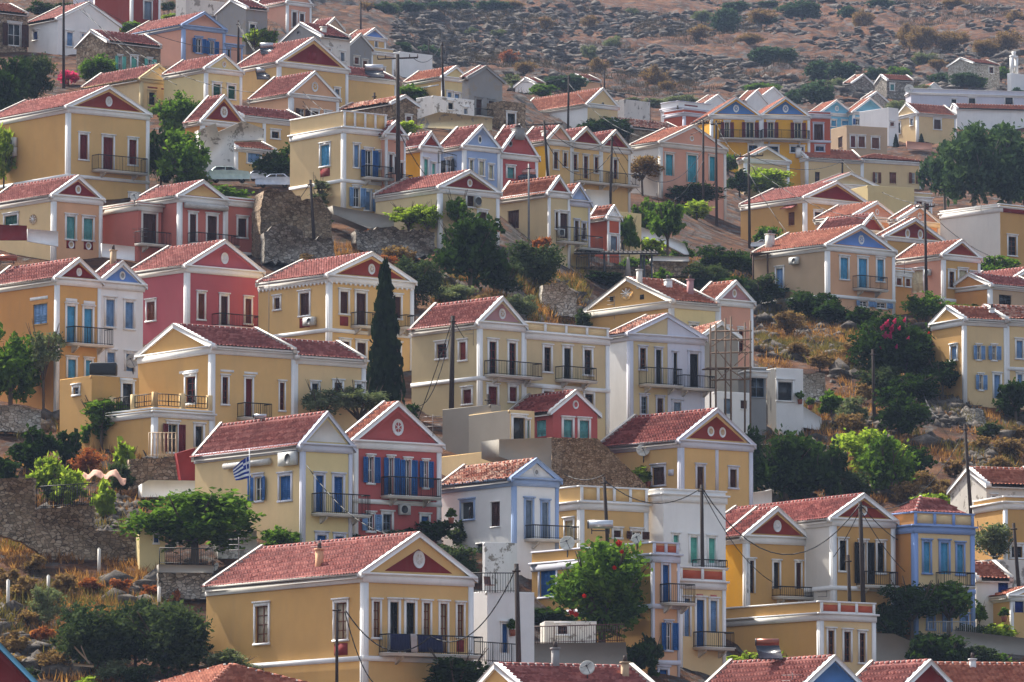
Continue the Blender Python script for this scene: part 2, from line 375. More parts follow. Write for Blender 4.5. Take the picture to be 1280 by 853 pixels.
    if kind == 'G':
        m.poly([(0, 0, ze), (w, 0, ze), (w / 2, 0, ze + rise)]); m.poly([(0, l, ze), (w / 2, l, ze + rise), (w, l, ze)])
    if kind == 'L':
        mb2.poly([(0, 0, ze), (0, l / 2, ze + rise), (0, l, ze)]); m.poly([(w, 0, ze), (w, l, ze), (w, l / 2, ze + rise)])
    m.build('wall', wm, rt)
    if mb2 is not m: mb2.build('wall', lm, rt)
    if split:
        us = face_uz('F', split[0], yc)[0]; mm = MB(); hs = [(a0 - us, b0 - us, c0, d0) for a0, b0, c0, d0 in holes['F'] if a0 > us]
        def S_(u, o, z): return (u + us, -o - .03, z)
        facade(mm, S_, w - us, 0, top, hs, .03, False)
        if kind == 'G': mm.poly([(us, -.03, ze), (w, -.03, ze), (max(us, w / 2), -.03, ze + rise * (1 if us < w / 2 else (w - us) / (w / 2)))])
        mm.build('wall', wallmat(split[1]), rt)
    # --- cornice, pilasters, bands
    if not bare:
        h = min(.44, .06 * ze + .1); m = MB()
        m.box(-.09, w + .09, -.09, -.001, ze - h, ze, None); m.box(-.09, 0, -.001, l, ze - h, ze, None)
        m.box(-.22, w + .22, -.22, -.001, ze - .02, ze + .1, None); m.box(-.22, -.001, -.001, l + .1, ze - .02, ze + .1, None)
        if dent:
            n = int(w / .4)
            for i in range(n): m.box(i * w / n + .1, i * w / n + .24, -.16, -.09, ze - h - .12, ze - h + .04)
            n = int(l / .4)
            for i in range(n): m.box(-.16, -.09, i * l / n + .1, i * l / n + .24, ze - h - .12, ze - h + .04)
        m.build('cornice', tm, rt)
        if pil:
            m = MB(); pw = min(.28, w * .06)
            m.box(-.06, pw, -.06, -.001, 0, ze - h, None); m.box(-.06, -.001, -.001, pw, 0, ze - h, None)
            m.build('pilaster', tm, rt)
            m = MB(); m.box(w - pw, w + .05, -.06, -.001, 0, ze - h, None); m.build('pilaster', tm, rt)
    if frieze:
        m = MB(); m.box(.3, w - .3, -.13, -.095, ze - .45, ze - .08, None); m.build('frieze', wallmat(frieze), rt)
    for yb_ in band:
        z = face_uz('F', xc, yb_)[1] - zb; m = MB(); m.box(-.1, w + .08, -.1, -.062, z - .14, z + .14, None); m.box(-.1, -.062, -.062, l, z - .14, z + .14, None); m.build('string_course', tm, rt)
    # --- roofs
    pitch, samp = (.28, 6) if not far else (.42, 4); old = roof == 'old'
    rm = tilemat(roof) if roof in ('pink', 'orange', 'old', 'dark') else None
    cap = plaster(rtrim or 'offwhite')
    def ridge_caps(rf, A, B, sub=1):
        A, B = Vector(A), Vector(B); Lg = (B - A).length; n = max(2, int(Lg / .42)); m = MB(); m2 = MB(); m2.bar(A, B, .11, 6)
        for i in range(n):
            a_, b_ = A.lerp(B, i / n), A.lerp(B, (i + .76) / n); m.bar(a_, b_, .14, 6); m2.bar(b_, A.lerp(B, (i + 1) / n), .12, 6)
        m.build('ridge_tiles', rm, rf); m2.build('ridge_mortar', plaster('offwhite'), rf)
    if kind in 'GL':
        e = .28; span, ln = (w, l) if kind == 'G' else (l, w)
        hl = math.hypot(span / 2, rise); vz = rise / hl; vh = (span / 2) / hl; ov = e / vh
        def Q(a_, b_, z): return (a_, b_, z) if kind == 'G' else (b_, a_, z)
        zoff = ze + .1
        m = MB()
        U = Q(0, 1, 0)
        for side in (0, 1):
            O_ = Q(-e, .12, zoff - e * vz / vh) if side == 0 else Q(span + e, .12, zoff - e * vz / vh)
            V = Q(vh, 0, vz) if side == 0 else Q(-vh, 0, vz)
            slope_tiles(m, O_, U, V, ln - .1, hl + ov, pitch, samp, old=old)
        m2 = MB()
        for A_, B_ in ((-e, span / 2), (span + e, span / 2)):   # roof deck closing the underside
            m2.prism([Q(A_, .05, zoff - e * vz / vh - .06), Q(B_, .05, zoff + rise - .06), Q(B_, ln, zoff + rise - .06), Q(A_, ln, zoff - e * vz / vh - .06)], (0, 0, -.08))
        rf = m.build('roof', rm, rt, smooth=False); m2.build('roof_deck', plaster('offwhite'), rf)
        rid = (Q(span / 2, .1, zoff + rise + .06), Q(span / 2, ln, zoff + rise + .06)); ridge_caps(rf, *rid)
        # raking cornices at both gable ends
        for end, off in ((0, 1), (ln, -1)):
            m = MB(); wd_ = .26; g = -.16 if off == 1 else 0
            for s0, s1 in ((-e, span / 2), (span + e, span / 2)):
                z0 = zoff - e * vz / vh; z1 = zoff + rise
                pts = [Q(s0, end + g, z0 - .16), Q(s1, end + g, z1 - .16), Q(s1, end + g, z1 + (.16 if off == 1 else .3)), Q(s0, end + g, z0 + (.16 if off == 1 else .3))]
                m.prism(pts, Q(0, .42 * off if off == 1 else -.3, 0))
            m.build('raking_cornice', tm if off == 1 else cap, rt)
        if tym:
            k = .62 if tag == 'front' else .78; cz = ze + rise * .06; m = MB()
            m.prism([Q(span / 2 - span / 2 * k, -.025, cz + .1), Q(span / 2 + span / 2 * k, -.025, cz + .1), Q(span / 2, -.025, cz + rise * k)], Q(0, .02, 0)); m.build('tympanum', wallmat(tym), rt)
        if med:
            r_ = min(.5, rise * .2); m = MB(); cz = ze + rise * .42; ax = Q(0, -1, 0)
            m.disc(Q(span / 2, -.03, cz), ax, r_ * .85, .06, 18, r_ * 1.1); o = m.build('medallion', plaster('white'), rt)
            m = MB(); m.disc(Q(span / 2, -.092, cz), ax, r_ * .5, .012, 14, r_ * .65); m.build('inset', plaster(med if isinstance(med, str) else 'tan'), o)
            if r_ > .3:
                sp = MB(); cc = Vector(Q(span / 2, -.115, cz))
                for q_ in range(3): an = math.pi * q_ / 3 + .5; dd = Vector(Q(r_ * .5 * math.cos(an), 0, r_ * .62 * math.sin(an))); sp.bar(cc - dd, cc + dd, .022)
                sp.build('spokes', plaster('white'), o)
    elif kind == 'H':
        m = MB(); e = .3; lo, s_ = (w, l) if w >= l else (l, w); hl = s_ / 2; z = ze + .1
        W_, L_2 = w + 2 * e, l + 2 * e; hh = min(W_, L_2) / 2; sl_ = math.hypot(hh, rise); vh, vz = hh / sl_, rise / sl_
        slope_tiles(m, (-e, -e, z), (1, 0, 0), (0, vh, vz), W_, sl_, pitch, samp, uL=hh, uR=W_ - hh)
        slope_tiles(m, (-e, l + e, z), (0, -1, 0), (vh, 0, vz), L_2, sl_, pitch, samp, uL=hh, uR=L_2 - hh)
        slope_tiles(m, (w + e, l + e, z), (-1, 0, 0), (0, -vh, vz), W_, sl_, pitch, 4, uL=hh, uR=W_ - hh)
        slope_tiles(m, (w + e, -e, z), (0, 1, 0), (-vh, 0, vz), L_2, sl_, pitch, 4, uL=hh, uR=L_2 - hh)
        rf = m.build('roof', rm, rt)
        zt = z + rise + .06; c1 = (-e + hh, -e + hh, zt); c2 = (w + e - hh, l + e - hh, zt)
        for A_, B_ in (((-e, -e, z + .06), c1), ((-e, l + e, z + .06), (-e + hh, l + e - hh, zt)), ((w + e, -e, z + .06), (w + e - hh, -e + hh, zt)), (c1, c2)):
            if (Vector(A_) - Vector(B_)).length > .5: ridge_caps(rf, A_, B_)
        m = MB(); m.box(-e, w + e, -e, l + e, ze - .02, ze + .09); m.build('eaves_board', tm, rf)
    elif kind == 'P':
        m = MB(); m.box(.25, w - .25, .25, l - .25, ze - .1, ze + .05); m.build('flat_roof', plaster('offwhite', 1), rt)
        if not bare:
            m = MB(); z = top
            for b in ((-.08, w + .08, -.08, .25), (-.08, .25, .25, l), (w - .25, w + .08, .25, l), (.25, w - .25, l - .25, l)): m.box(*b, z - .001, z + .1)
            m.build('parapet_coping', tm, rt)
        else:
            m = MB()
            for b in ((0, w, .001, .25), (.001, .25, .25, l), (w - .25, w, .25, l), (.25, w - .25, l - .25, l)): m.box(*b, z_in + top - .2, top + .03)
            m.build('parapet_coping', wm, rt)
        if hipback:
            m = MB(); z = top + .02; i_ = .35; W_, L_2 = w - 2 * i_, l - 2 * i_; hh = min(W_, L_2) / 2; sl_ = math.hypot(hh, hipback); vh, vz = hh / sl_, hipback / sl_; rm2 = tilemat('pink')
            slope_tiles(m, (i_, i_, z), (1, 0, 0), (0, vh, vz), W_, sl_, pitch, samp, uL=hh, uR=W_ - hh); slope_tiles(m, (i_, l - i_, z), (0, -1, 0), (vh, 0, vz), L_2, sl_, pitch, samp, uL=hh, uR=L_2 - hh)
            slope_tiles(m, (w - i_, l - i_, z), (-1, 0, 0), (0, -vh, vz), W_, sl_, pitch, 4, uL=hh, uR=W_ - hh); slope_tiles(m, (w - i_, i_, z), (0, 1, 0), (-vh, 0, vz), L_2, sl_, pitch, 4, uL=hh, uR=L_2 - hh)
            rf = m.build('roof', rm2, rt); rm = rm2; ridge_caps(rf, (i_, i_, z + .06), (i_ + hh, i_ + hh, z + hipback + .06))
        if pan and rise > .4:
            n = pan[1]; g = .2; pw = (w - g) / n - g; m = MB()
            for i in range(n): m.box(g + i * (pw + g), g + i * (pw + g) + pw, -.03, -.002, ze + .18 + .0, top - .12)
            m.build('parapet_panels', wallmat(pan[0]), rt)
            m = MB(); m.box(.01, w - .01, -.055, -.003, ze + .1, ze + .17)
            for i in range(n + 1): x = i * (pw + g) ; m.box(x, x + g, -.07, -.002, ze + .1, top)
            m.build('parapet_posts', tm, rt)
    # --- fittings
    for f, st, ua, ub, z0, z1, c, fl in items:
        T = TT[f]
        if st in 'sockgnwd':
            match = [h_ for h_ in holes[f] if abs(h_[2] - z0) < .01 and abs(h_[0] - max(.12, ua)) < .02]
            if not match: continue
            a0, b0 = match[0][:2]; dr = 'd' in fl or (z1 - z0) > 2.05
            off = .03 if split and f == 'F' and a0 > us else 0
            T2 = (lambda u, o, z, T=T, off=off: T(u, o + off, z)) if off else T
            wd = opening(rt, T2, a0, b0, z0, z1, st, c, tm if 'x' not in fl else wm, dr, 'x' not in fl, far)
            if 'p' in fl:
                m = MB(); m.box(a0 - .02, b0 + .02, .0, .03, z0 - .85, z0 - .2, T); m.build('apron_panel', wallmat('maroon'), wd)
            if 'a' in fl:
                m = MB(); m.prism([T(a0 - .4, 0, z1 + .7), T(a0 - .4, .7, z1 + .35), T(a0 - .4, .7, z1 + .28), T(a0 - .4, 0, z1 + .6)], Vector(T(b0 + .8 - a0, 0, 0)) - Vector(T(0, 0, 0))); m.build('awning', tilemat('dark'), wd)
        elif st == 'B': balcony(rt, T, ua, ub, z0, z1, c if len(c) > 5 or c == 'siron' else 'siron')
        elif st == 'A': aircon(rt, T, ua, ub, z0, z1)
        elif st == 'W':      # awning / rolled blind
            m = MB(); m.bar(T(ua, .25, (z0 + z1) / 2), T(ub, .25, (z0 + z1) / 2), max(.09, (z1 - z0) / 2), 8)
            for u in (ua + .2, ub - .2): m.bar(T(u, 0, z1), T(u, .25, z1), .03)
            m.build('rolled_awning', plain('awning_canvas', (190, 186, 180)), rt)
        elif st == 'R':      # round / oval vent
            m = MB(); ax = Vector(T(0, 1, 0)) - Vector(T(0, 0, 0)); r_ = (ub - ua) / 2; m.disc(T((ua + ub) / 2, .0, (z0 + z1) / 2), ax, r_, .05, 18, (z1 - z0) / 2); o = m.build('medallion', plaster(c if c in PAL and c != 'sblue' else 'white'), rt)
            if fl != 'k' and r_ > .35:
                sp = MB(); cc = ((ua + ub) / 2, (z0 + z1) / 2)
                for q_ in range(4): an = math.pi * q_ / 4; sp.bar(T(cc[0] - r_ * .8 * math.cos(an), .075, cc[1] - (z1 - z0) * .4 * math.sin(an)), T(cc[0] + r_ * .8 * math.cos(an), .075, cc[1] + (z1 - z0) * .4 * math.sin(an)), .03)
                sp.build('spokes', plaster('white'), o)
            m = MB(); m.disc(T((ua + ub) / 2, .052, (z0 + z1) / 2), ax, r_ * .6, .01, 14, (z1 - z0) * .3); m.build('inset', paint('sdark') if fl == 'k' else plaster('tan'), o)
        elif st == 'K':      # coloured rectangular panel
            m = MB(); m.box(ua, ub, 0, .03, z0, z1, T); m.build('wall_panel', wallmat(c), rt)
        elif st == 'T':      # pilaster strip
            m = MB(); m.box(ua, ub, 0, .05, z0, min(z1, ze - .4), T); m.build('pilaster', tm, rt)
        elif st == 'C':      # chimney at the left slope: F x0 x1 y0 y1
            m = MB(); uu = (ua + ub) / 2; q = .24; cx = min(max(uu, .5), w - .5) if f == 'F' else .9; cy = .9 if f == 'F' else min(max(uu, .5), l - .5)
            if fl: cx, cy = (cx, l * float(fl)) if f == 'F' else (w * float(fl), cy)
            m.box(cx - q, cx + q, cy - q, cy + q, ze - .2, z1); m.box(cx - q - .06, cx + q + .06, cy - q - .06, cy + q + .06, z1, z1 + .12); ch = m.build('chimney', plaster(c if c in PAL and c != 'sblue' else 'offwhite'), rt)
            m = MB(); m.bar((cx, cy, z1 + .12), (cx, cy, z1 + .4), .12, 8); m.build('chimney_pot', tilemat('pink'), ch)
    H = dict(t=t, label=label, C=C, w=w, l=l, a=a, zb=zb, ze=ze, rise=rise, dF=dF, dL=dL, D=D, rt=rt, s=s, holes=holes)
    if tag: HOUSES[tag] = H
    return H
def TXi(t, p):
    d = p.y * CP + (p.z - CZ) * SP; px = CX + F * p.x / d
    return (px - TO[t[1]]) * K
# ---------------------------------------------------------------- the houses: picture boxes read in enlarged tiles (row, column)
H_ = house
# top left
H_('00', 'old stone house with orange tiled roof and dark shuttered door, at the top left edge', -260, -110, 128, 45, None, 235, 'L', front='stone_brown', roof='orange', bare=1, L=6, wins='F o 38 95 112 215 sbrown d; F s -60 -10 110 215 sbrown d', name='stone_house')
H_('00', 'plain white house with small blue shutters and broad white gable, beside the stone house', 130, 268, 553, 88, 18, 235, 'G', th=40, front='white', roof='pink', bare=1, wins='L s 155 175 148 186 dblue; F s 310 336 152 214 slblue; F s 378 402 160 195 slblue')
H_('00', 'pale lilac house with two tall blue doors and thin balcony rail, at the top edge', 340, 443, 608, -70, None, 140, 'P', front='lilac*', roof='none', wins='F s 490 520 -25 74 slblue d; F s 545 573 -25 76 slblue d; F B 474 602 38 78')
H_('00', 'red house front with one tall grey shuttered door, joined to the pale lilac house', None, 610, 742, -60, -90, 150, 'P', front='brickred', roof='none', wins='F s 668 702 8 92 sgrey d', L=7)
H_('00', 'peach house with pale blue cornice and brown open shutters, near the top left', 590, 850, 1042, 118, 65, 290, 'G', front='salmon', trim='trimblue', tym='salmon', roof='pink', wins='F o 908 934 180 246; F o 970 992 192 254', tag='peachtop')
for_wing = H_('00', 'small peach annex with pale blue trim on the right of the peach house', None, 1046, 1084, 205, 165, 300, 'P', front='salmon', trim='trimblue', roof='none', wins='F g 1054 1066 230 268 sdark', L=4, W=2.2, dD=1.5, att='peachtop')
H_('00', 'ruined stone cottage with pale green open shutters and low tiled roof, above the green bush', 355, 492, 745, 192, 148, 335, 'L', front='stone_brown', roof='pink', bare=1, wins='F o 547 563 262 325 smint; F s 608 634 266 325 smint; F o 684 702 276 314 smint', name='stone_house')
H_('00', 'low beige house with dark red gable outline, behind the big yellow house', 385, 655, 815, 365, 308, 500, 'G', front='cream', trim='beige', roof='pink', tym=None, wins='F g 690 718 430 488 sdark; F K 684 730 404 410 maroon; F K 748 798 412 418 maroon', rtrim='offwhite')
H_('00', 'pale yellow house with dark green shutters and white ringed gable, right of the beige house', 760, 955, 1120, 318, 262, 520, 'G', front='lemon', roof='pink', med=1, wins='F s 988 1021 392 450 sgreen; F s 1057 1088 400 460 sgreen')
H_('00', 'weathered whitewashed block with four grey windows and no roof tiles, at the top centre left', 815, 862, 1135, 8, -10, 235, 'P', front='offwhite*', trim='offwhite', roof='none', bare=1, wins='F s 980 1001 76 112 sgrey; F s 1036 1057 78 148 sgrey d; F s 1090 1110 90 154 sgrey d; F g 905 925 65 90 sdark')
H_('00', 'grey rendered cottage with a tiled roof strip, left of the top orange house', 1100, 1140, 1240, 38, None, 250, 'L', front='grey*', roof='pink', bare=1, L=5, wins='F g 1158 1182 115 145 sdark')
H_('01', 'peach two storey house with two dark windows, highest house at the top of the village', -5, 145, 255, 8, -58, 150, 'G', front='salmon', roof='pink', wins='F s 168 188 58 128 sbrown; F s 203 222 66 116 sbrown')
H_('01', 'small tan gabled cottage with tiled roof, just right of the highest peach house', 240, 322, 405, 128, 88, 190, 'G', front='tan', roof='pink', trim='offwhite', bare=1)
H_('01', 'old whitewashed house with a round vent in its bare gable and small grey windows', 112, 300, 436, 168, 114, 330, 'L', front='offwhite*', left='grey*', roof='pink', bare=1, wins='L R 188 206 144 164 grey k; F s 328 346 228 250 sgrey; F s 391 409 245 286 sgrey; F C 325 350 125 180 offwhite', tag='oldwhite')
H_('01', 'grey unpainted gabled house with two brown shutters, beside the old whitewashed house', 385, 432, 536, 212, 164, 335, 'G', front='grey*', roof='pink', trim='offwhite', bare=1, wins='F s 456 476 268 298 swood; F s 495 515 284 328 swood')
H_('01', 'yellow house with a periwinkle blue pediment and flat balcony roof, top of the ridge', 415, 500, 600, 172, 137, 250, 'G', front='yellow', tym='periw', roof='orange', wins='F s 551 563 192 222 sgrey')
H_('01', 'cream lower house block with a white terrace parapet, under the blue pediment house', 480, 535, 636, 240, 222, 345, 'P', front='cream', roof='none', wins='F s 578 596 318 342 swood')
H_('01', 'plain white box house on the ridge behind the tall pole', 636, 668, 818, 262, 240, 330, 'P', front='white', roof='none', bare=1, wins='F g 770 780 275 300 sdark')
H_('01', 'large yellow house with a crimson pediment holding two small windows', -105, 106, 425, 290, 184, 480, 'G', front='yellow', tym='crimson', roof='pink', wins='F s 366 386 415 458 sgrey; F K 240 254 240 276 crimson; F K 262 279 246 280 crimson', tag='crimsonbig')
H_('01', 'plain yellow wing with tiled slope and rooftop water heater, right of the crimson pediment house', None, 428, 652, 352, None, 478, 'L', front='yellow', roof='pink', L=5.5, tag='heaterwing', att='crimsonbig', back=.5)
H_('01', 'yellow ochre house with small white diamond in its gable and three windows, centre left top', -30, 160, 382, 436, 342, 560, 'G', front='peach', roof='pink', med='gold', wins='F o 200 224 506 542 sbrown x; F s 258 288 518 560 sbrown; F s 320 344 524 560 sbrown; F T 158 175 440 560')
H_('00', 'yellow house with maroon gable and ringed medallion, above the ruined plaster wall', 860, 938, 1135, 560, 452, 780, 'G', front='orange', tym='maroon', med='tan', roof='pink', trim='white', tag='maroonsmall')
H_('01', 'yellow wing with long tiled slope and one dark window, above the parked cars', None, -55, 235, 540, None, 800, 'L', front='yellow', roof='pink', L=5, wins='F g 72 106 612 642 sbrown; F T 30 44 560 780', att='maroonsmall', back=.6)
H_('00', 'tiny tiled yellow hut with a blue window and white railing, behind the parked cars', 1075, 1092, 1275, 688, None, 800, 'L', front='yellow', roof='orange', L=4, wins='F s 1148 1206 700 756 slblue')
H_('01', 'tall yellow house with flat parapet and light blue shutters, beside the dark round tree', 158, 405, 604, 592, 518, 1000, 'P', front='cream', roof='none', pan=('yellow', 4), wins='''L s 300 342 674 770 ssky p; F s 454 476 674 776 slblue; F o 506 536 698 822 sblue; F s 558 578 706 782 slblue; F B 486 606 778 830; F s 386 412 842 952 ssky d;
 F o 452 480 872 960 slblue; F s 505 530 890 975 slblue; F o 558 584 898 984 slblue''', band=(838,), tag='yellowparapet', th=38)
H_('01', 'narrow pink house with brown shutters and little maroon gable, hugging the tall pole', None, 604, 690, 622, 572, 1010, 'G', front='salmon', tym='brickred', roof='pink', L=8, wins='F s 616 632 718 800 sbrown d; F s 640 656 728 810 sbrown d; F s 668 682 756 830 sbrown d; F B 600 692 815 868', th=42)
H_('01', 'narrow lilac fronted house with deep yellow side wall and maroon gable, in the centre', 668, 768, 852, 680, 622, 960, 'G', front='lilac', left='gold', tym='brickred', roof='pink', wins='F s 778 796 740 840 smint d; F s 815 830 760 850 smint d; F B 770 850 844 900')
H_('01', 'light blue house with white trim and oval window in its pale blue pediment', 845, 965, 1128, 676, 590, 870, 'G', front='trimblue', tym='trimblue', roof='pink', wins='L o 884 908 742 806 sdark; F c 990 1006 744 806 scream; F s 1034 1056 750 815 scream; F s 1080 1098 768 830 scream; F R 1028 1046 628 668 white k', rtrim='white')
H_('01', 'rose pink house with crimson gable and teal door, right of the light blue house', 1060, 1132, 1304, 712, 590, 880, 'G', front='pink', tym='pink', roof='pink', wins='F s 1164 1196 778 828 steal d; F R 1168 1188 652 682 grey k', med=None)
H_('01', 'low rubble stone barn with red tiled roof, below the plain yellow wing', 383, 632, 748, 480, 452, 585, 'G', front='stone_brown', roof='old', bare=1, wins='F s 696 718 542 562 swood', name='stone_house')
H_('01', 'yellow ridge house with pale blue shutters and a small gable, right of the tall pole', 690, 866, 985, 358, 316, 510, 'G', front='lemon', left='yellow', roof='orange', wins='F s 887 906 430 470 slblue; F s 920 942 438 476 slblue; F s 956 974 446 484 slblue; L K 765 848 398 404 white')
H_('01', 'grey cement gabled house with two brown shuttered doors, on the ridge', 955, 986, 1142, 362, 316, 560, 'G', front='grey*', roof='pink', trim='grey', bare=1, wins='F s 1020 1046 462 534 sbrown d; F s 1078 1105 470 540 sbrown d; F B 1000 1130 515 548')
H_('01', 'low white flat roofed annex with two tiny windows, under the yellow ridge house', 742, 822, 1012, 462, 445, 580, 'P', front='white*', roof='none', bare=1, wins='F g 890 914 478 508 sdark; F s 963 980 505 530 sgrey')
H_('01', 'ruined stone house with an arched opening, right of the grey cement house', None, 1145, 1250, 492, 470, 600, 'P', front='stone_brown', roof='none', bare=1, L=5, wins='F n 1165 1200 528 590', name='stone_house')
# centre, upper
H_('11', 'beige house with crimson pediment and brown shutters, behind the big dark tree', None, 852, 1125, 92, 22, 345, 'G', front='beige', tym='maroon', med='tan', roof='pink', L=8, wins='F s 978 1010 126 180 sbrown; F s 1030 1068 206 262 sbrown d; F A 1010 1030 132 180', tag='beigecrimson')
H_('12', 'beige house with brown shutters and a railed balcony, under the rooftop water heater', -62, 172, 263, 112, 48, 400, 'G', front='beige', tym='brickred', roof='orange', wins='L s -20 32 198 284 sbrown x; F s 200 213 206 282 sbrown; F s 222 258 212 326 sbrown d; F B 205 312 282 348; F A 207 232 284 320', tag='heaterhouse')
H_('12', 'narrow pale yellow house with light blue pediment and brown doors, above the long canopy', None, 264, 358, 152, 84, 430, 'G', front='lemon', tym='trimblue', roof='orange', L=8, trim='lilac', wins='F s 290 308 246 340 sbrown d; F s 325 341 258 330 sbrown; F B 290 388 322 378; F g 305 320 115 142 sdark x', th=40)
H_('12', 'small coral house with tiled roof and grey lower windows, behind the canopy', 360, 446, 498, 224, 184, 420, 'G', front='terra', tym='white', roof='orange', wins='F s 456 486 318 386 sgrey d', rtrim='white')
H_('12', 'narrow lemon house with a pale shuttered window, wedged beside the coral house', None, 500, 532, 250, 205, 425, 'P', front='lemon', roof='none', L=5, W=2.4, bare=1, wins='F s 506 518 345 386 sgrey')
H_('02', 'big white side walled house with cream gable and one dark shutter, above the ivy pergola', 28, 350, 490, 482, 416, 620, 'G', front='cream', left='white', roof='orange', trim='white', wins='L o 134 160 500 548 sdark x; F R 415 427 475 500 grey k', pil=0, bare=0)
# row with three pediments
H_('02', 'yellow row house with a small peach pediment, left one of the triple gabled row', 38, 165, 275, 650, 588, 900, 'G', front='yellow', tym='salmon', left='gold', trim='offwhite', roof='pink', wins='F c 193 213 706 784 swood; F c 238 255 710 774 swood; F C 10 20 590 620', tag='tri1')
H_('02', 'yellow house with crimson pediment and brown balcony door, middle of the triple gabled row', None, 277, 411, 664, 600, 900, 'G', front='yellow', tym='crimson', trim='offwhite', roof='pink', L=9, wins='F c 283 302 718 790 sred; F c 332 352 726 828 sred d; F c 382 400 730 802 sred; F B 285 437 795 850', att='tri1', tag='tri2')
H_('02', 'yellow house with crimson pediment and dark balcony, right end of the triple gabled row', None, 413, 545, 682, 614, 905, 'G', front='yellow', tym='crimson', trim='offwhite', roof='pink', L=9, wins='F c 470 488 742 830 sred d; F B 448 560 812 862', att='tri2')
H_('02', 'small plain white terrace block in front of the triple gabled row', 165, 200, 268, 785, 768, 900, 'P', front='white', roof='none', bare=1)
H_('02', 'broad pink fronted house with three tall turquoise shuttered windows', 550, 688, 990, 662, 590, 900, 'G', front='salmon', left='offwhite', roof='orange', trim='offwhite', wins='F s 712 746 718 815 sturq; F s 813 856 722 846 sturq d; F s 915 942 728 840 sturq; F R 824 842 630 656 white', tag='turqhouse')
H_('02', 'small flat topped terracotta house with one white framed window, left of the yellow twin gables', 705, 798, 915, 524, 508, 640, 'P', front='terra', roof='none', wins='F w 845 876 570 604 sred', trim='lilac')
H_('02', 'distant white flat building with maroon lined terrace, behind the terracotta house', 690, 770, 920, 500, 470, 560, 'P', front='white', roof='none', bare=0, trim='lilac', wins='F K 800 860 488 494 maroon')
H_('02', 'distant white gabled house beyond the yellow twin gables, its gable plain', 850, 900, 1010, 480, 445, 540, 'G', front='white', roof='old', bare=1)
H_('02', 'distant white gabled house with a small grey window, right of the plain white gable', 1045, 1090, 1180, 465, 424, 530, 'G', front='white', roof='orange', bare=1, wins='F g 1100 1114 455 470 sdark')
H_('03', 'distant white house with two tiny brown windows, above the blue pediments', -60, 8, 118, 450, 410, 530, 'G', front='white', roof='orange', bare=1, wins='F s 30 50 452 468 swood; F s 78 98 452 468 swood')
H_('02', 'deep yellow house with blue ringed pediment and maroon shutters, left of the twin pair', None, 922, 1155, 535, 458, 745, 'G', th=12, front='gold', tym='blue', med='blue', roof='orange', L=9, wins='F o 986 1008 568 640 sred; F o 1085 1122 568 640 sred; F g 1098 1138 675 706 sblue; F B 960 1150 608 645', band=(652,), tag='gold1')
H_('03', 'deep yellow house with blue ringed pediment, right of the twin pair, beside the terracotta strip', None, 5, 230, 536, 458, 745, 'G', th=12, front='gold', tym='blue', med='blue', roof='orange', L=9, wins='F o 36 64 568 640 sred; F o 160 192 570 642 sred; F g 24 84 680 708 sblue; F g 142 202 682 708 sblue; F B 2 222 608 648', band=(652,), att='gold1', tag='gold2')
H_('03', 'terracotta flat fronted house with one brown door, right of the deep yellow twin', None, 232, 326, 532, 520, 745, 'P', th=12, front='terra', roof='none', L=8, wins='F s 250 292 577 650 sbrown d; F g 258 296 680 702 sblue', trim='lilac', band=(656,), pil=0, att='gold2')
H_('03', 'sky blue house with white gable edges, left one of the two sky blue houses', 212, 280, 432, 524, 470, 640, 'G', front='cyan', tym='cyan', roof='orange', wins='F s 330 352 560 586 ssky; F s 380 410 562 582 ssky', th=25, med='cyan')
H_('03', 'sky blue house with three blue windows, right one of the two sky blue houses', 390, 432, 592, 520, 460, 640, 'G', front='cyan', tym='cyan', roof='orange', wins='F o 444 462 552 580 sblue; F o 490 516 550 586 sblue; F o 548 566 552 588 sblue', th=22)
H_('03', 'white side house with a small brown sign shaped window, right of the sky blue pair', None, 597, 642, 520, 500, 660, 'P', front='white', roof='none', L=6, bare=1, wins='F s 603 622 568 586 swood')
H_('03', 'flat roofed tan house with brown shutters, under the sky blue houses', 328, 402, 590, 598, 582, 725, 'P', front='tan', roof='none', bare=1, wins='L s 362 382 636 686 sbrown x; F s 420 442 632 684 sred; F s 456 486 634 684 swood; F s 518 552 640 690 swood', th=25, tag='tanflat')
H_('03', 'beige house with white gable and one dark window, right of the sky blue houses', 628, 728, 908, 526, 486, 655, 'L', front='cream', trim='white', roof='orange', wins='L s 635 652 572 620 sdark; L s 697 710 553 582 sgrey; F s 806 838 556 600 sbrown', th=30)
H_('03', 'long flat white building with small dark windows on the hill at the right', 675, 700, 1245, 432, 412, 500, 'P', front='lilac', roof='none', trim='white', wins='F g 887 910 462 496 sdark; F g 968 998 457 482 sdark; F g 1137 1172 450 486 sdark', th=12, pil=0)
H_('03', 'lower white wall house with tiled coping under the long white building', None, 912, 1290, 505, None, 590, 'L', front='white', roof='orange', L=4, th=12, bare=1)
H_('03', 'white wedge roofed outhouse with red edge, on top of the long white building', None, 768, 850, 420, 388, 445, 'G', front='white', left='maroon', roof='orange', bare=1, L=5, th=20)
H_('03', 'small whitewashed chapel with a thin bell tower, right edge of the far hillside', 1146, 1165, 1290, 352, 340, 425, 'P', front='white', roof='none', bare=1, name='chapel', cat='chapel', tag='chapel')
H_('03', 'pale stone house with tiled roof and brown window, topmost on the right hillside', 948, 985, 1110, 292, 272, 420, 'L', front='stone_light', roof='orange', bare=1, wins='F g 1062 1082 312 340 swood', name='stone_house', L=6)
H_('03', 'roofless grey stone ruin with a gabled end, on the far hillside', 388, 428, 530, 385, 350, 450, 'G', front='stone_grey', roof='old', bare=1, name='stone_house')
H_('03', 'square grey stone house with thin tiled roof and teal window, on the far hillside', None, 588, 712, 372, None, 465, 'L', front='stone_grey', roof='orange', bare=1, wins='F s 604 622 392 420 steal', name='stone_house', L=5, th=20)
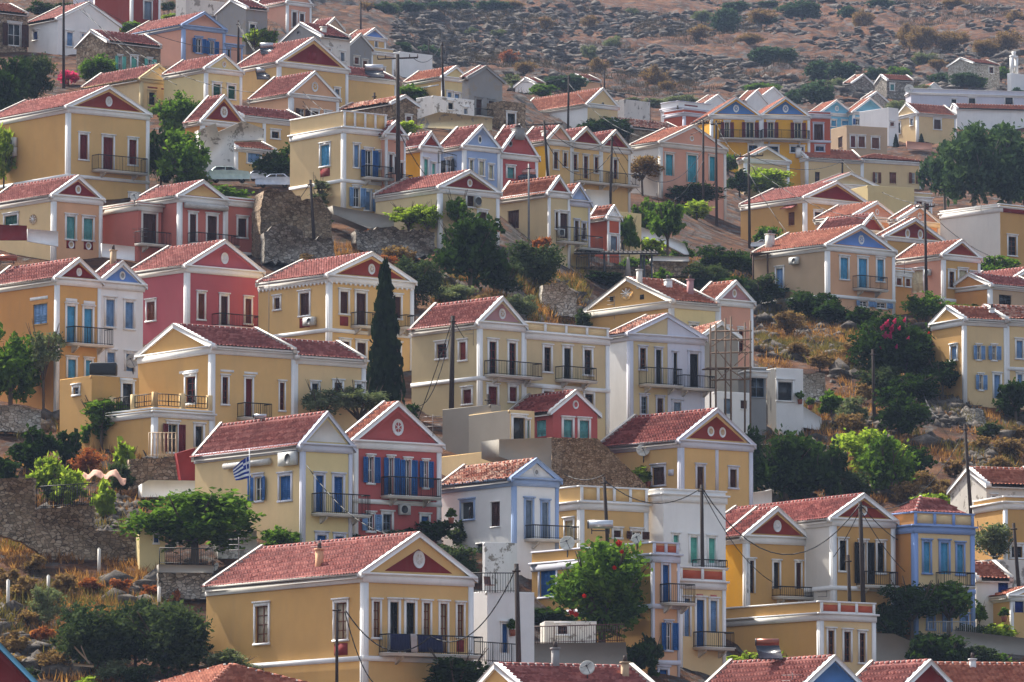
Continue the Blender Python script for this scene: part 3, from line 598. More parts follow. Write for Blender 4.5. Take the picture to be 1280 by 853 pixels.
H_('03', 'small broken stone hut with a low gable, between the two hillside stone houses', 470, 492, 590, 462, 430, 500, 'G', front='stone_light', roof='old', bare=1, name='stone_house')
H_('02', 'small distant peach block with tiled top, above the big white side walled house', 336, 345, 410, 374, None, 430, 'L', front='peach', roof='orange', bare=1, L=5)
H_('02', 'tiny distant white hut with tiled top, at the foot of the rocky hill', 95, 105, 152, 388, None, 420, 'L', front='white', roof='orange', bare=1, L=4)
H_('02', 'low distant grey white house behind the ivy pergola', 455, 520, 640, 475, 462, 560, 'P', front='offwhite*', roof='none', bare=1)
H_('02', 'ruined stone house with broken tiled roof, left of the pink fronted house', None, 545, 800, 590, None, 680, 'L', front='stone_brown', roof='old', bare=1, L=6, name='stone_house')
# right, middle
H_('03', 'beige house with small left gable and long tiled slope, right of the poles', 130, 214, 475, 734, 694, 860, 'L', front='cream', roof='orange', wins='F g 255 278 798 850 swood x', th=25, tag='beigetail')
H_('03', 'beige house with three brown shuttered openings and hipped tile roof, left of the big eucalyptus', None, 477, 748, 742, 700, 880, 'H', front='cream', roof='orange', wins='F o 533 546 800 850 swood x; F s 600 632 800 852 swood dx; F o 704 720 802 852 swood x', th=22, L=7, att='beigetail', back=.3)
H_('03', 'beige gabled house half hidden by the bright bush, below the deep yellow house', -100, -70, 134, 740, 690, 880, 'G', front='cream', roof='orange', tym='cream', th=25)
H_('13', 'ochre house with broad crimson pediment and a small awning over its side window', -90, 208, 500, 140, 72, 380, 'G', front='ochre', tym='crimson', roof='pink', wins='L s 130 160 206 268 swood xa; F c 252 284 206 246 swood', tag='ochrecrim', pil=1)
H_('13', 'low beige tiled house peeping between the ochre house and the row above', 250, 300, 540, 75, 30, 260, 'G', front='beige', roof='pink', th=25, wins='', tym='beige')
H_('13', 'plain beige stepped block with white parapet, above the peach pediments', None, 500, 715, 130, 82, 300, 'P', front='lemon', roof='none', bare=1, L=7, th=25)
H_('13', 'small beige house with two maroon windows and tiled roof, near the eucalyptus trunk', None, 715, 795, 138, 118, 300, 'P', front='beige', roof='none', L=5, th=25, wins='F s 724 752 152 186 sred; F s 762 784 166 196 sred')
H_('13', 'peach house with medallion pediment, left one of the peach pair behind the blue pediment house', 255, 440, 642, 222, 166, 420, 'G', front='peach', tym='salmon', med='salmon', roof='orange')
H_('13', 'peach house with medallion pediment, right one of the peach pair behind the blue pediment house', 600, 644, 832, 242, 184, 430, 'G', front='peach', tym='salmon', med='salmon', roof='orange')
H_('13', 'narrow ochre house with a small crimson gable, directly behind the blue pediment house', 250, 462, 580, 290, 220, 440, 'G', front='ochre', tym='brickred', roof='pink', th=40)
H_('13', 'ochre house with crimson pediment holding two white ovals', 540, 578, 858, 320, 244, 450, 'G', front='ochre', tym='maroon', roof='orange', wins='F R 672 694 282 328 white; F R 730 754 286 332 white')
H_('13', 'beige house with bright blue pediment and sky blue shutters, on the rocky slope', -30, 312, 622, 360, 276, 700, 'G', front='peach', left='tan', tym='periw', med='periw', roof='orange', wins='''F s 372 408 418 516 ssky; F s 456 496 422 562 ssky d; F s 542 573 426 526 ssky; F B 430 558 508 566; F o 462 498 618 642 slblue; F o 540 584 626 650 slblue;
 L s 76 108 468 560 slblue; L A 148 187 416 448''', band=(592,), tag='bluepediment', pil=1)
H_('13', 'orange house with dull red gable and white closed door, behind the tall right pole', 628, 850, 1018, 404, 344, 640, 'G', front='ochre', left='salmon', tym='brickred', roof='orange', wins='F c 876 900 482 556 swood; F s 922 958 476 600 scream d; F c 976 1001 490 562 swood; F B 910 1015 562 608; L s 700 758 476 580 scream d; L A 775 798 472 500', band=(612,), tag='orangeright')
H_('13', 'low orange terrace block with two small framed windows, left of the orange house', None, 622, 700, 478, 466, 640, 'P', front='orange', roof='none', L=4, wins='F s 632 655 513 545 swood; F s 675 697 516 550 swood', pil=0, dD=-2)
H_('13', 'long grey walled house with mustard front and crimson frieze, at the right edge', 835, 1113, 1330, 182, 170, 470, 'P', front='ochre', left='offwhite', roof='none', frieze='crimson', wins='F c 1150 1188 320 406 swood', trim='white', pil=0)
H_('13', 'low tiled ochre house with one dark window, at the right edge under the grey wall', 1024, 1066, 1300, 545, None, 680, 'L', front='tan', left='orange', roof='pink', L=5, wins='F g 1108 1166 590 642 sdark x')
H_('13', 'pink tiled house roof with white edge, cut by the right edge of the photo', None, 1170, 1330, 520, 470, 640, 'G', front='tan', roof='pink', L=6)
H_('13', 'long yellow house with lilac blue shutters and twin tiled roofs, above the stone steps', 795, 945, 1140, 704, 652, 1090, 'L', front='cream', left='ochre', roof='orange', wins='''@23 F o 1004 1022 46 110 slblue; F o 1074 1094 48 112 slblue; F o 1014 1032 182 250 slblue; F s 1084 1114 182 290 slblue d; L s 886 914 50 112 slblue''', tag='stepshouse', th=28)
H_('13', 'yellow right hand half of the long house, one lilac shuttered window beside the bush', None, 1142, 1400, 706, None, 1100, 'L', front='cream', roof='old', L=6, wins='@23 F s 1188 1218 24 104 slblue; F s 1192 1216 180 250 slblue', th=28, band=(930,), att='stepshouse', back=.05)
# centre
H_('12', 'long house with white and mustard gable carrying a star medallion, above the scaffolding', 335, 738, 955, 622, 520, 1000, 'L', front='lemon', left='ochre', trim='offwhite', roof='orange', wins='F g 826 856 730 762 sdark; F g 896 922 742 772 sdark; L K 455 470 598 620 sdark; L K 594 612 588 610 sdark; L R 500 564 552 612 ochre; F T 942 955 630 800', tag='stargable', th=38)
H_('12', 'peach house with mauve gable and oval window, behind the wooden scaffolding', 838, 957, 1114, 612, 536, 1010, 'G', front='salmon', tym='mauve', roof='orange', wins='F s 990 1010 740 786 sred; F c 1050 1074 750 860 sred d; F R 1020 1040 562 602 white', tag='peachoval')
H_('12', 'tall house split into a beige half and a white half under one gable', 443, 545, 888, 772, 690, 1290, 'G', front='beige', left='white', trim='lilac', roof='old', tym=None, split=(720, 'lilac'), wins='''@22 F c 592 620 58 155 swood; F s 666 692 65 225 sdark d; F s 746 764 80 225 sdark d; F s 822 862 85 242 sdark d; F B 588 755 155 232; F B 762 912 190 247; F c 598 626 282 362 sgrey; F s 672 700 290 372 sbrown; F s 748 782 310 372 sgrey''', tag='splithouse', th=33)
H_('11', 'beige house with lilac tinted pediment and brown shuttered doors, in the centre', 722, 1037, 1242, 716, 612, 1180, 'G', front='beige', tym='mauve', med='tan', roof='pink', wins='''@21 L c 838 886 38 104 sred; L s 944 975 30 112 brickred; F c 1080 1114 28 180 sred d; F c 1172 1204 35 190 sred d; F B 1058 1286 125 190; L s 960 1000 250 315 sred; F s 1076 1118 236 322 sred d; F s 1174 1208 238 305 sred''', band=(975,), tag='lilacped')
H_('12', 'flat parapet wing with three white framed windows, right of the lilac pediment house', None, 60, 447, 762, 716, 1190, 'P', front='beige', roof='none', pan=('cream', 4), L=8, wins='@22 F c 148 180 54 166 sbrown; F s 240 272 58 206 sdark d; F c 334 368 66 180 sbrown; F B 200 352 150 210; F c 146 186 258 292 sbrown; F c 240 274 262 300 sbrown; F c 337 376 270 332 sbrown', band=(1005,), tag='parapetwing', th=36, att='lilacped', back=.15)
H_('11', 'yellow house with a maroon pediment and dentil cornice, behind the cypress', 12, 338, 728, 500, 405, 930, 'G', front='yellow', tym='brickred', med='tan', roof='pink', wins='''L s 86 112 604 656 sbrown; L s 204 248 582 684 sbrown p; L A 236 284 694 732; F s 390 426 575 676 sbrown p; F s 464 508 582 735 sbrown d; F s 641 671 598 698 sbrown; F B 440 540 676 738; F B 655 703 688 744;
 F s 392 432 806 850 sbrown; F s 468 508 812 890 sbrown d; F s 640 668 820 880 sbrown''', band=(752,), dent=1, tag='maroonped')
H_('10', 'crimson pink house with white trim and brown shutters, left of the dentil cornice house', 600, 866, 1212, 456, 348, 900, 'G', front='rose', tym='rose', med='white', roof='pink', wins='L s 682 720 622 708 swood; F s 918 947 584 702 swood; F s 1023 1054 596 738 sbrown d; F s 1136 1164 608 722 swood; F B 982 1180 686 742', tag='crimsonpink', dD=6)
H_('10', 'white house with a light blue pediment and lilac blue shutters', 400, 466, 664, 530, 447, 990, 'G', front='white', tym='periw', med='grey', roof='pink', trim='white', wins='F s 491 530 612 736 slblue; F s 580 618 624 746 slblue; @20 F s 496 532 78 126 slblue; F s 584 618 85 164 slblue d', tag='whiteblue', pil=0)
H_('10', 'orange ochre house with crimson pediment and two light blue balcony doors', -60, 264, 464, 512, 433, 1120, 'G', front='ochre', left='orange', tym='crimson', med='offwhite', roof='pink', wins='L s 154 218 632 724 slblue x; F s 310 348 642 810 ssky d; F s 389 427 654 815 ssky d; F B 303 487 746 822 siron; L K 140 222 598 612 white; F K 305 357 606 622 white; F K 388 440 618 634 white; @20 F s 314 350 110 195 ssky d; F s 396 425 114 188 ssky', tag='orangeochre')
H_('10', 'yellow house with teal shutters over crimson ringed panels, at the left edge', -60, 248, 472, 128, 48, 430, 'G', front='peach', left='cream', tym='crimson', med='tan', roof='pink', wins='F s 308 348 227 330 steal; F s 387 430 236 335 steal; F K 308 348 332 374 crimson; F K 388 430 338 380 crimson; F R 316 342 338 374 white; F R 396 422 344 380 white; L s 22 82 222 264 sgreen; L R 138 172 216 262 tan', tag='tealhouse')
H_('10', 'flat roofed coral annex with a dark door, satellite dish on its roof', 476, 640, 748, 172, 160, 420, 'P', front='coral', left='coral', roof='none', wins='F s 662 724 214 360 sbrown d; F B 625 830 306 362', tag='coralannex', trim='offwhite', pil=0)
H_('10', 'coral house with yellow pediment, long awning and dark brown doors', 620, 832, 1046, 132, 70, 420, 'G', front='coral', tym='yellow', roof='pink', wins='F s 879 908 216 356 sbrown d; F s 961 1004 224 356 sbrown d; F W 850 1044 168 196; F B 870 1075 312 360', tag='coralhouse')
H_('10', 'flat wing of the coral house with a single brown shuttered window', None, 1047, 1205, 152, 138, 430, 'P', front='coral', roof='none', L=8, wins='F s 1103 1142 236 322 sbrown', band=(392,), dD=2, att='coralhouse', back=.02)
H_('00', 'large yellow house with a red pediment and red shuttered balcony door, upper left', -75, 315, 690, 498, 410, 930, 'G', front='yellow', left='ochre', tym='brickred', med='offwhite', roof='pink', wins='L A 38 84 642 684; L A 38 84 688 728; F s 370 405 626 740 sred; F s 478 524 638 796 sred d; F s 598 632 650 765 sred; F B 426 655 732 800; F s 600 640 905 950 sred', band=(815,), tag='bigyellow', th=38)
# left, lower
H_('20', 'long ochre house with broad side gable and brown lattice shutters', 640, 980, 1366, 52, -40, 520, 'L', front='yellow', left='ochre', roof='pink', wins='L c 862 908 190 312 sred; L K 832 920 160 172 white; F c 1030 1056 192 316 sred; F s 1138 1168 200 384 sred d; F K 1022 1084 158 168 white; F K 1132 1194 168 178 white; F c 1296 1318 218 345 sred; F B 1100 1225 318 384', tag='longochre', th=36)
H_('21', 'yellow extension with long pink tile slope, partly behind the olive tree', None, 180, 505, 98, None, 480, 'L', front='cream', roof='pink', L=6, wins='F g 258 288 222 330 sdark; F g 362 398 218 282 sbrown; F g 465 498 225 300 sgrey', tag='extochre', th=34, att='longochre', back=.1)
H_('20', 'yellow terrace building with black panelled railing and maroon door shutters', 315, 715, 985, 352, 338, 565, 'P', front='cream', left='ochre', roof='none', wins='F o 780 822 410 540 sred; F n 905 940 420 516 sdark d', tag='terrace', th=38)
H_('20', 'plain mustard block with a dark door and tiny white window, above the terrace', 278, 425, 645, 205, 185, 500, 'P', front='ochre', roof='none', bare=1, wins='L g 342 368 240 272 sgrey; F n 568 614 222 345 sdark d; F K 556 616 196 220 white', th=36, tag='mustard')
H_('20', 'whitewashed lower house with light blue door, behind the leafy tree at the left edge', -40, 130, 276, 200, 190, 350, 'P', front='white*', roof='none', bare=1, wins='F s 190 218 218 326 ssky; F s 90 110 225 300 sgrey', th=36, dD=4)
H_('20', 'ochre gable annex with a white corner pillar, left of the orange ochre house', -70, -20, 110, -180, -190, 160, 'P', front='ochre', roof='none', th=36, pil=1, bare=1, L=5)
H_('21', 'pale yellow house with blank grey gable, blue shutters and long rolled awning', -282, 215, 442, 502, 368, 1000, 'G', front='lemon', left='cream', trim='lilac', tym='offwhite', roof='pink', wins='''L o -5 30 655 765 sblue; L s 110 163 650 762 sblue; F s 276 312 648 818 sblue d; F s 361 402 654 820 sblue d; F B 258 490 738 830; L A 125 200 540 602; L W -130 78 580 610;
 @31 L s 198 236 182 206 sblue; F s 282 325 172 214 sblue; F s 366 406 178 214 sblue''', tag='greygable', th=36)
H_('21', 'coral pink house with bright blue shutters and white ringed gable', 385, 455, 855, 488, 322, 960, 'G', front='pink', tym='pink', med='pink', trim='white', roof='orange', wins='''F o 518 544 562 682 sblue; F o 612 636 566 740 sblue; F o 690 716 576 742 sblue; F o 775 796 582 704 sblue; F B 580 820 662 748; @31 F o 516 546 75 152 slblue; F g 588 628 75 150 sgrey; F s 765 800 85 120 sblue; F A 655 702 30 78''', band=(765,), tag='coralblue', rtrim='white', th=34)
H_('22', 'white house with blue grey corner strips and small triangular pediment', -330, 8, 212, 662, 585, 1080, 'G', front='white', trim='trimblue', tym='white', med='grey', roof='old', wins='''@21 L n 952 1010 772 850 sbrown; L s 1088 1130 770 884 sbrown x; @32 F s 62 94 10 192 sgrey d; F s 138 168 20 195 sgrey d; F B 58 272 132 194 siron; @31 L n 1020 1060 212 346 sbrown x''', tag='whitebluetrim', th=34)
H_('22', 'yellow house with white panelled parapet, behind the small rooftop water heater', 212, 316, 628, 772, 700, 1110, 'P', front='yellow', roof='none', pan=('yellow', 4), wins='@32 L s 248 285 105 195 scream; F s 470 504 150 182 sbrown; F o 556 598 155 190 sbrown', tag='yellowpanels', th=34)
H_('32', 'tall white house with mint green shutters and thin balcony, centre right', 628, 702, 990, -18, -40, 430, 'P', front='white', left='white', roof='none', trim='white', wins='F s 747 772 172 232 smint; F s 826 860 182 300 smint d; F s 911 942 186 300 smint d; F B 835 960 290 325', tag='minthouse', th=34, pil=0)
H_('32', 'narrow yellow house strip with half open shutter, left of the tall white mint house', None, 628, 700, 60, 40, 330, 'P', front='yellow', roof='none', L=6, wins='F o 655 678 142 200 sgrey', pil=0, dD=-1, th=34)
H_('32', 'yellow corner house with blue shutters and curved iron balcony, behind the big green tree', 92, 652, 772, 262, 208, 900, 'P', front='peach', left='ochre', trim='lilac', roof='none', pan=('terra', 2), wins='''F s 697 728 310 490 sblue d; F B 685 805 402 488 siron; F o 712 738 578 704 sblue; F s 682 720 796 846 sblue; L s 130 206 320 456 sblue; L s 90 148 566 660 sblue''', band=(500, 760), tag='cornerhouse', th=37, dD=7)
H_('32', 'yellow house with terracotta panelled parapet and tall blue doors', None, 776, 986, 384, 322, 850, 'P', front='cream', trim='white', roof='none', pan=('terra', 2), L=8, wins='F s 797 824 466 640 slblue d; F s 854 890 472 692 sblue d; F s 918 950 476 624 slblue d; F B 840 986 624 694; F K 855 885 444 458 coral; F K 920 948 448 462 coral', tag='terrapanels', th=37, dD=6)
H_('22', 'yellow house with brick red gable holding two white ovals, above the white garden wall', 398, 782, 1112, 486, 352, 800, 'G', front='yellow', tym='brickred', trim='lilac', roof='dark', wins='L s 652 708 610 692 sbrown; F s 857 889 608 710 sbrown d; F s 1009 1041 620 704 sbrown; F R 905 936 420 466 white; F R 960 990 424 472 white; F T 942 956 500 720; L K 725 750 620 648 lilac', tag='tworings', th=40)
H_('22', 'small maroon house with turquoise shutters and a wheel shaped gable window', -30, 190, 396, 352, 266, 480, 'G', front='pink', tym=None, med='pink', roof='dark', bare=1, wins='F s 238 280 390 472 steal d; F s 312 356 394 476 steal d; L s 112 158 392 468 steal x', tag='maroonhouse', th=34, dD=-7)
H_('22', 'low cream room with teal edged door and white awning, left of the small maroon house', -200, -10, 104, 372, 345, 500, 'P', front='cream', left='concrete', roof='none', bare=1, wins='F n 5 60 380 480 sdark; F s 64 80 392 474 steal d', th=34, dD=-9, tag='awninghouse')
H_('21', 'grey concrete garden house wall with flat roof, below the tall centre pole', 865, 1090, 1135, 345, 320, 640, 'P', front='concrete*', left='concrete', roof='none', bare=1, th=40, dD=4)
H_('21', 'small yellow flat block behind the twig pergola, between coral and white houses', 855, 1090, 1210, 555, 535, 700, 'P', front='yellow', left='cream', roof='none', bare=1, th=34, wins='', D=None)
H_('22', 'white block with two small windows on its flat roof, beside the scaffolding', 780, 940, 1105, 272, 258, 480, 'P', front='white', roof='none', bare=1, wins='F s 982 1016 292 362 sgrey x; F s 1060 1090 300 338 sbrown x', tag='whiteblock', th=30)
H_('22', 'half built grey house shell behind the wooden scaffolding', None, 892, 1048, 0, -55, 380, 'G', front='concrete*', roof='old', bare=1, L=6, th=20, dD=-1)
H_('23', 'white terrace house with glass veranda and flat slab roof, right of the scaffolding', 30, 75, 200, 172, 150, 430, 'P', front='white', left='grey', roof='none', bare=1, wins='F n 82 150 215 300 sdark', th=25, tag='veranda')
# lower right
H_('33', 'ochre house with brick red ringed gable and three dark doorways, lower right', -168, -66, 222, 176, 56, 470, 'G', front='ochre', left='gold', tym='brickred', med='white', roof='dark', wins='F c -56 -28 290 440 sbrown d; F n 62 90 298 420 sdark d; F s 166 190 300 420 sbrown d; F B 55 208 415 460 siron', tag='ringgable', th=33, dD=-6)
H_('33', 'large white sided house with iron barred windows and small red pediment', -260, 336, 622, 96, -6, 640, 'G', front='ochre', left='offwhite', trim='white', tym='brickred', med='tan', roof='dark', wins='F c 368 400 197 336 siron; F o 462 494 205 396 siron d; F c 543 576 208 346 siron; F B 446 602 345 408', band=(415,), tag='barred', th=31, frieze=None)
H_('33', 'orange sided house with lilac blue cornice, three blue shuttered windows and hipped roof', 575, 714, 990, 128, 68, 640, 'P', front='cream', left='orange', trim='softblue', roof='none', pan=('cream', 3), wins='F s 757 789 204 346 ssky; F s 836 874 208 352 ssky d; F s 912 944 216 352 ssky; F B 815 960 348 410; F s 776 806 536 606 slblue; F s 852 884 540 620 slblue d; F s 932 962 546 626 slblue', tag='bluecornice', hipback=1.1, th=31, band=(425,))
H_('33', 'ochre house with terracotta panelled parapet and three shuttered windows, low in front', -172, 278, 532, 536, 482, 840, 'P', front='cream', left='ochre', trim='white', roof='none', pan=('terra', 3), wins='F c 314 344 614 746 swood; F c 388 420 620 760 swood d; F c 460 488 626 762 swood', tag='terrapar2', th=36)
H_('33', 'white cottage with dark blue shutter and tiled roof, lower right edge', 985, 1002, 1168, 378, None, 590, 'L', front='white', roof='orange', bare=1, L=5, wins='F s 1104 1152 392 464 dblue x', tag='whitecottage', th=20)
H_('33', 'yellow shed front with an arched blue doorway, at the right edge', None, 1165, 1320, 455, 425, 640, 'G', front='yellow', roof='orange', bare=0, L=5, wins='F s 1180 1222 470 530 dblue d', th=20)
H_('33', 'weathered grey white house with tiled roof, upper part of the lower right corner', 1035, 1050, 1320, -58, None, 230, 'L', front='offwhite*', roof='orange', bare=1, L=6, wins='F g 1075 1095 -10 40 sgrey', th=20, tag='weathered')
H_('33', 'yellow house with a dark archway and white crenellated terrace, at the right edge', None, 1135, 1330, 20, -5, 300, 'P', front='ochre', roof='none', L=5, wins='F n 1165 1215 225 275 sdark', th=20, dD=-6)
H_('33', 'low white terrace house with upright white posts on its edge, right edge', 1055, 1065, 1330, 300, 285, 400, 'P', front='offwhite*', roof='none', bare=1, th=20, L=4)
# front row
FRONT = H_('31', 'large ochre house with six tall windows over a long blue draped balcony, in front', -230, 500, 1003, 352, 176, 1010, 'G', front='yellow', left='ochre', tym='maroon', med='offwhite', roof='pink', wins='''@30 L k 1185 1245 500 672 swood; @31 L k 366 424 485 655 swood p; F k 543 574 480 645 swood; F c 620 660 482 716 sdark d; F c 695 736 485 716 sdark d; F k 775 807 487 638 swood; F k 853 886 490 716 swood d; F k 932 962 494 640 swood p; F B 570 1008 640 725 siron''', band=(742,), tag='front', th=35)
H_('30', 'house at the bottom left corner with dark maroon gable and pale green edge', None, -330, 205, 900, 640, 1500, 'G', front='maroon', tym='maroon', roof='dark', L=8, th=30, trim='cyan')
H_('30', 'hip roofed house of which only the orange tiled pyramid roof shows, bottom left', 560, 960, 1560, 905, 765, 1400, 'H', front='ochre', roof='orange', th=35)
H_('32', 'yellow gabled house with pink tile roof carrying the satellite dish, at the bottom centre', 58, 62, 700, 905, None, 1300, 'L', front='ochre', roof='pink', L=7, th=25, tag='bottomdish')
H_('33', 'house with sky blue gable and long pink tiled roof, at the bottom right', -270, 215, 470, 868, 748, 1300, 'G', front='blue', tym='blue', trim='white', roof='pink', th=36, tag='bottomblue')
H_('33', 'house with dark red gable and pink tiled roof, right of the bottom sky blue gable', 395, 672, 900, 880, 768, 1300, 'G', front='maroon', tym='maroon', trim='white', roof='pink', th=38)
H_('33', 'house with plain orange tiled roof only, in the bottom right corner', None, 760, 1500, 905, None, 1300, 'L', front='ochre', roof='orange', L=8, th=10, dD=8)

H_('31', 'white lower house with narrow blue door under the railed terrace, right of the front house', 985, 1072, 1290, 445, 432, 850, 'P', front='white', roof='none', bare=1, th=30, wins='F s 1140 1166 583 716 sblue d; F s 1195 1212 560 690 sgrey', tag='terracewhite')
H_('31', 'white room with dark doorway, left of the blue grey trimmed house, above the railed terrace', 1050, 1062, 1210, 222, 205, 520, 'P', front='white*', roof='none', bare=1, th=30, wins='F n 1022 1060 225 340 sdark; F s 1090 1120 225 330 sgrey')
H_('32', 'small white kitchen room with one window, behind the terrace railing under the big tree', 148, 152, 392, 588, 572, 760, 'P', front='offwhite*', roof='none', bare=1, th=5, L=3, wins='F g 212 256 594 630 sbrown', D=364.5)
H_('30', 'tiny yellow utility hut with a small blue window, set into the stone wall', 638, 648, 766, 150, 143, 305, 'P', front='lemon', roof='none', bare=1, th=8, L=3, wins='F s 714 734 168 206 sblue')
H_('23', 'low glazed veranda wing with a white slab roof, left part of the white terrace house', None, -62, 28, 168, 150, 430, 'P', front='grey', roof='none', trim='white', th=15, L=4, wins='F g -50 20 190 285 sgrey x', pil=0, dD=1)
# ---------------------------------------------------------------- terrain
def vnoise(x, y, seed):
    xi, yi = np.floor(x).astype(np.int64), np.floor(y).astype(np.int64); fx, fy = x - xi, y - yi; fx = fx * fx * (3 - 2 * fx); fy = fy * fy * (3 - 2 * fy)
    def h(a, b):
        n = (a * 374761393 + b * 668265263 + seed * 1442695041) & 0xffffffff; n = ((n ^ (n >> 13)) * 1274126177) & 0xffffffff
        return ((n ^ (n >> 16)) & 0xffff) / 65535.
    return (h(xi, yi) * (1 - fx) + h(xi + 1, yi) * fx) * (1 - fy) + (h(xi, yi + 1) * (1 - fx) + h(xi + 1, yi + 1) * fx) * fy
def fbm(x, y, seed, o=5):
    s = 0; a = .5
    for i in range(o): s = s + a * vnoise(x * 2 ** i, y * 2 ** i, seed + i); a *= .5
    return s
YS = np.concatenate([[-300, 0, 120, 180, 200, 230, 255], np.arange(262, 340, 4), np.arange(340, 700, .65), np.arange(700, 1250, 1.0), np.arange(1250, 2300, 5), [2400, 2600, 3000, 3200]])
TXC = np.concatenate([np.linspace(-1.2, -.11, 26)[:-1], np.linspace(-.11, .11, 520), np.linspace(.11, 1.2, 26)[1:]])
DCC = np.array([dcol(CX + F * t / 1.002) for t in TXC])
XX, YY, ZZ = [], [], []
for Y in YS:
    Yc = max(Y, 262.)
    py = np.array([np.interp(-Yc, -c, PYK) for c in DCC]); v = CY - py
    z = CZ + (F * SP + v * CP) / (F * CP - v * SP) * Yc
    if Y < 262: z = z * 0 + (max(-2.0, 5.0 + (Y - 262) * .11) if Y < 255 else 5.0 + (Y - 262) * .11)
    XX.append(TXC * max(Y, 200)); YY.append(np.full(len(TXC), Y)); ZZ.append(z)
XX, YY, ZZ = np.array(XX), np.array(YY), np.array(ZZ)
far = np.clip((YY - 640) / 500, 0, 1)
amp = .55 + far * 3.2
n1 = fbm(XX / 7, YY / 9, 3); n2 = fbm(XX / (2.3 + far * 4), YY / (2.3 + far * 6), 11); n3 = fbm(XX / 40, YY / 30, 23, 4)
st = (ZZ + n3 * 14 + n1 * 2.5) / (2.0 + far * 2.2); ter = np.floor(st) + np.clip((st - np.floor(st)) * 1.0, 0, 1) ** 5
ledge = (ter - st) * (.55 + far * 3.0)
bare = np.clip((n3 - .38) * 5, 0.15, 1)
ZD = ZZ + (n1 - .5) * amp * 1.4 + (n2 - .5) * amp * .9 * bare + ledge * bare * (.4 + .6 * n1 * 1.5)
ZD = np.where(YY < 300, ZZ, ZD) - .25
def gz(X, Y):   # displaced height at a world point
    j = np.clip(np.searchsorted(YS, Y) - 1, 0, len(YS) - 2); t = X / np.maximum(Y, 200); i = np.clip(np.searchsorted(TXC, t) - 1, 0, len(TXC) - 2)
    fy = (Y - YS[j]) / (YS[j + 1] - YS[j]); fx = (t - TXC[i]) / (TXC[i + 1] - TXC[i])
    return (ZD[j, i] * (1 - fx) + ZD[j, i + 1] * fx) * (1 - fy) + (ZD[j + 1, i] * (1 - fx) + ZD[j + 1, i + 1] * fx) * fy
m, nt, b = newmat('rocky_hillside'); p = pos(nt); g = nt.nodes.new('ShaderNodeNewGeometry')
sep = nt.nodes.new('ShaderNodeSeparateXYZ'); nt.links.new(g.outputs['Normal'], sep.inputs[0])
nz = noise(nt, p, .16, 6, .65); nf = noise(nt, mapping(nt, p, (1, .5, 1.4)), .7, 8, .7)
soil = ramp(nt, noise(nt, mapping(nt, p, (.35, .35, 1.6)), .55, 7, .7), [(.3, lin((44, 32, 26))), (.45, lin((78, 54, 42))), (.56, lin((112, 76, 54))), (.7, lin((140, 106, 78)))])
rock = ramp(nt, noise(nt, mapping(nt, p, (.6, .6, 2.0)), .9, 9, .75), [(.3, lin((42, 40, 40))), (.45, lin((80, 76, 74))), (.6, lin((116, 110, 106))), (.75, lin((150, 144, 138)))])
ad = nt.nodes.new('ShaderNodeMath'); ad.operation = 'MULTIPLY_ADD'; nt.links.new(sep.outputs[2], ad.inputs[0]); ad.inputs[1].default_value = -.75; ad.inputs[2].default_value = .72
ad2 = nt.nodes.new('ShaderNodeMath'); ad2.operation = 'ADD'; nt.links.new(ad.outputs[0], ad2.inputs[0]); nt.links.new(nf, ad2.inputs[1])
fac = ramp(nt, ad2.outputs[0], [(.52, (0, 0, 0, 1)), (.62, (1, 1, 1, 1))])
c = mixc(nt, fac, soil, rock)
veg = ramp(nt, noise(nt, p, .35, 7, .7), [(.56, (0, 0, 0, 1)), (.64, (.75, .75, .75, 1))])
c = mixc(nt, veg, c, lin((58, 52, 38)))
nt.links.new(c, b.inputs['Base Color']); b.inputs['Roughness'].default_value = 1; b.inputs['Specular IOR Level'].default_value = .1
bump(nt, b, noise(nt, mapping(nt, p, (1, 1, 1.5)), 1.6, 9, .75), 1.0, .5)
GM = m
mb = MB(); mb.grid(np.stack([XX, YY, ZD], -1).reshape(-1, 3), len(TXC), len(YS)); o = mb.build('ground', GM); o['kind'] = 'structure'
m, nt, b = newmat('sea'); b.inputs['Base Color'].default_value = (.01, .04, .06, 1); b.inputs['Roughness'].default_value = .08; bump(nt, b, noise(nt, pos(nt), .8, 4), .4, .1)
mb = MB(); mb.quad((-3000, -2500, -.9), (3000, -2500, -.9), (3000, 215, -.9), (-3000, 215, -.9)); o = mb.build('water', m); o['kind'] = 'structure'
# haze
m = bpy.data.materials.new('haze_air'); m.use_nodes = True; nt = m.node_tree; nt.nodes.clear(); out = nt.nodes.new('ShaderNodeOutputMaterial'); pv = nt.nodes.new('ShaderNodeVolumePrincipled')
pv.inputs['Color'].default_value = (.52, .68, 1, 1); pv.inputs['Density'].default_value = .00006; pv.inputs['Anisotropy'].default_value = .2; nt.links.new(pv.outputs[0], out.inputs['Volume'])
mb = MB(); mb.box(-4200, 4200, -2700, 3400, -4, float(ZD.max()) + 60); o = mb.build('haze', m); o['kind'] = 'stuff'; o['label'] = 'thin blue afternoon haze over the whole hillside'; o['category'] = 'haze'
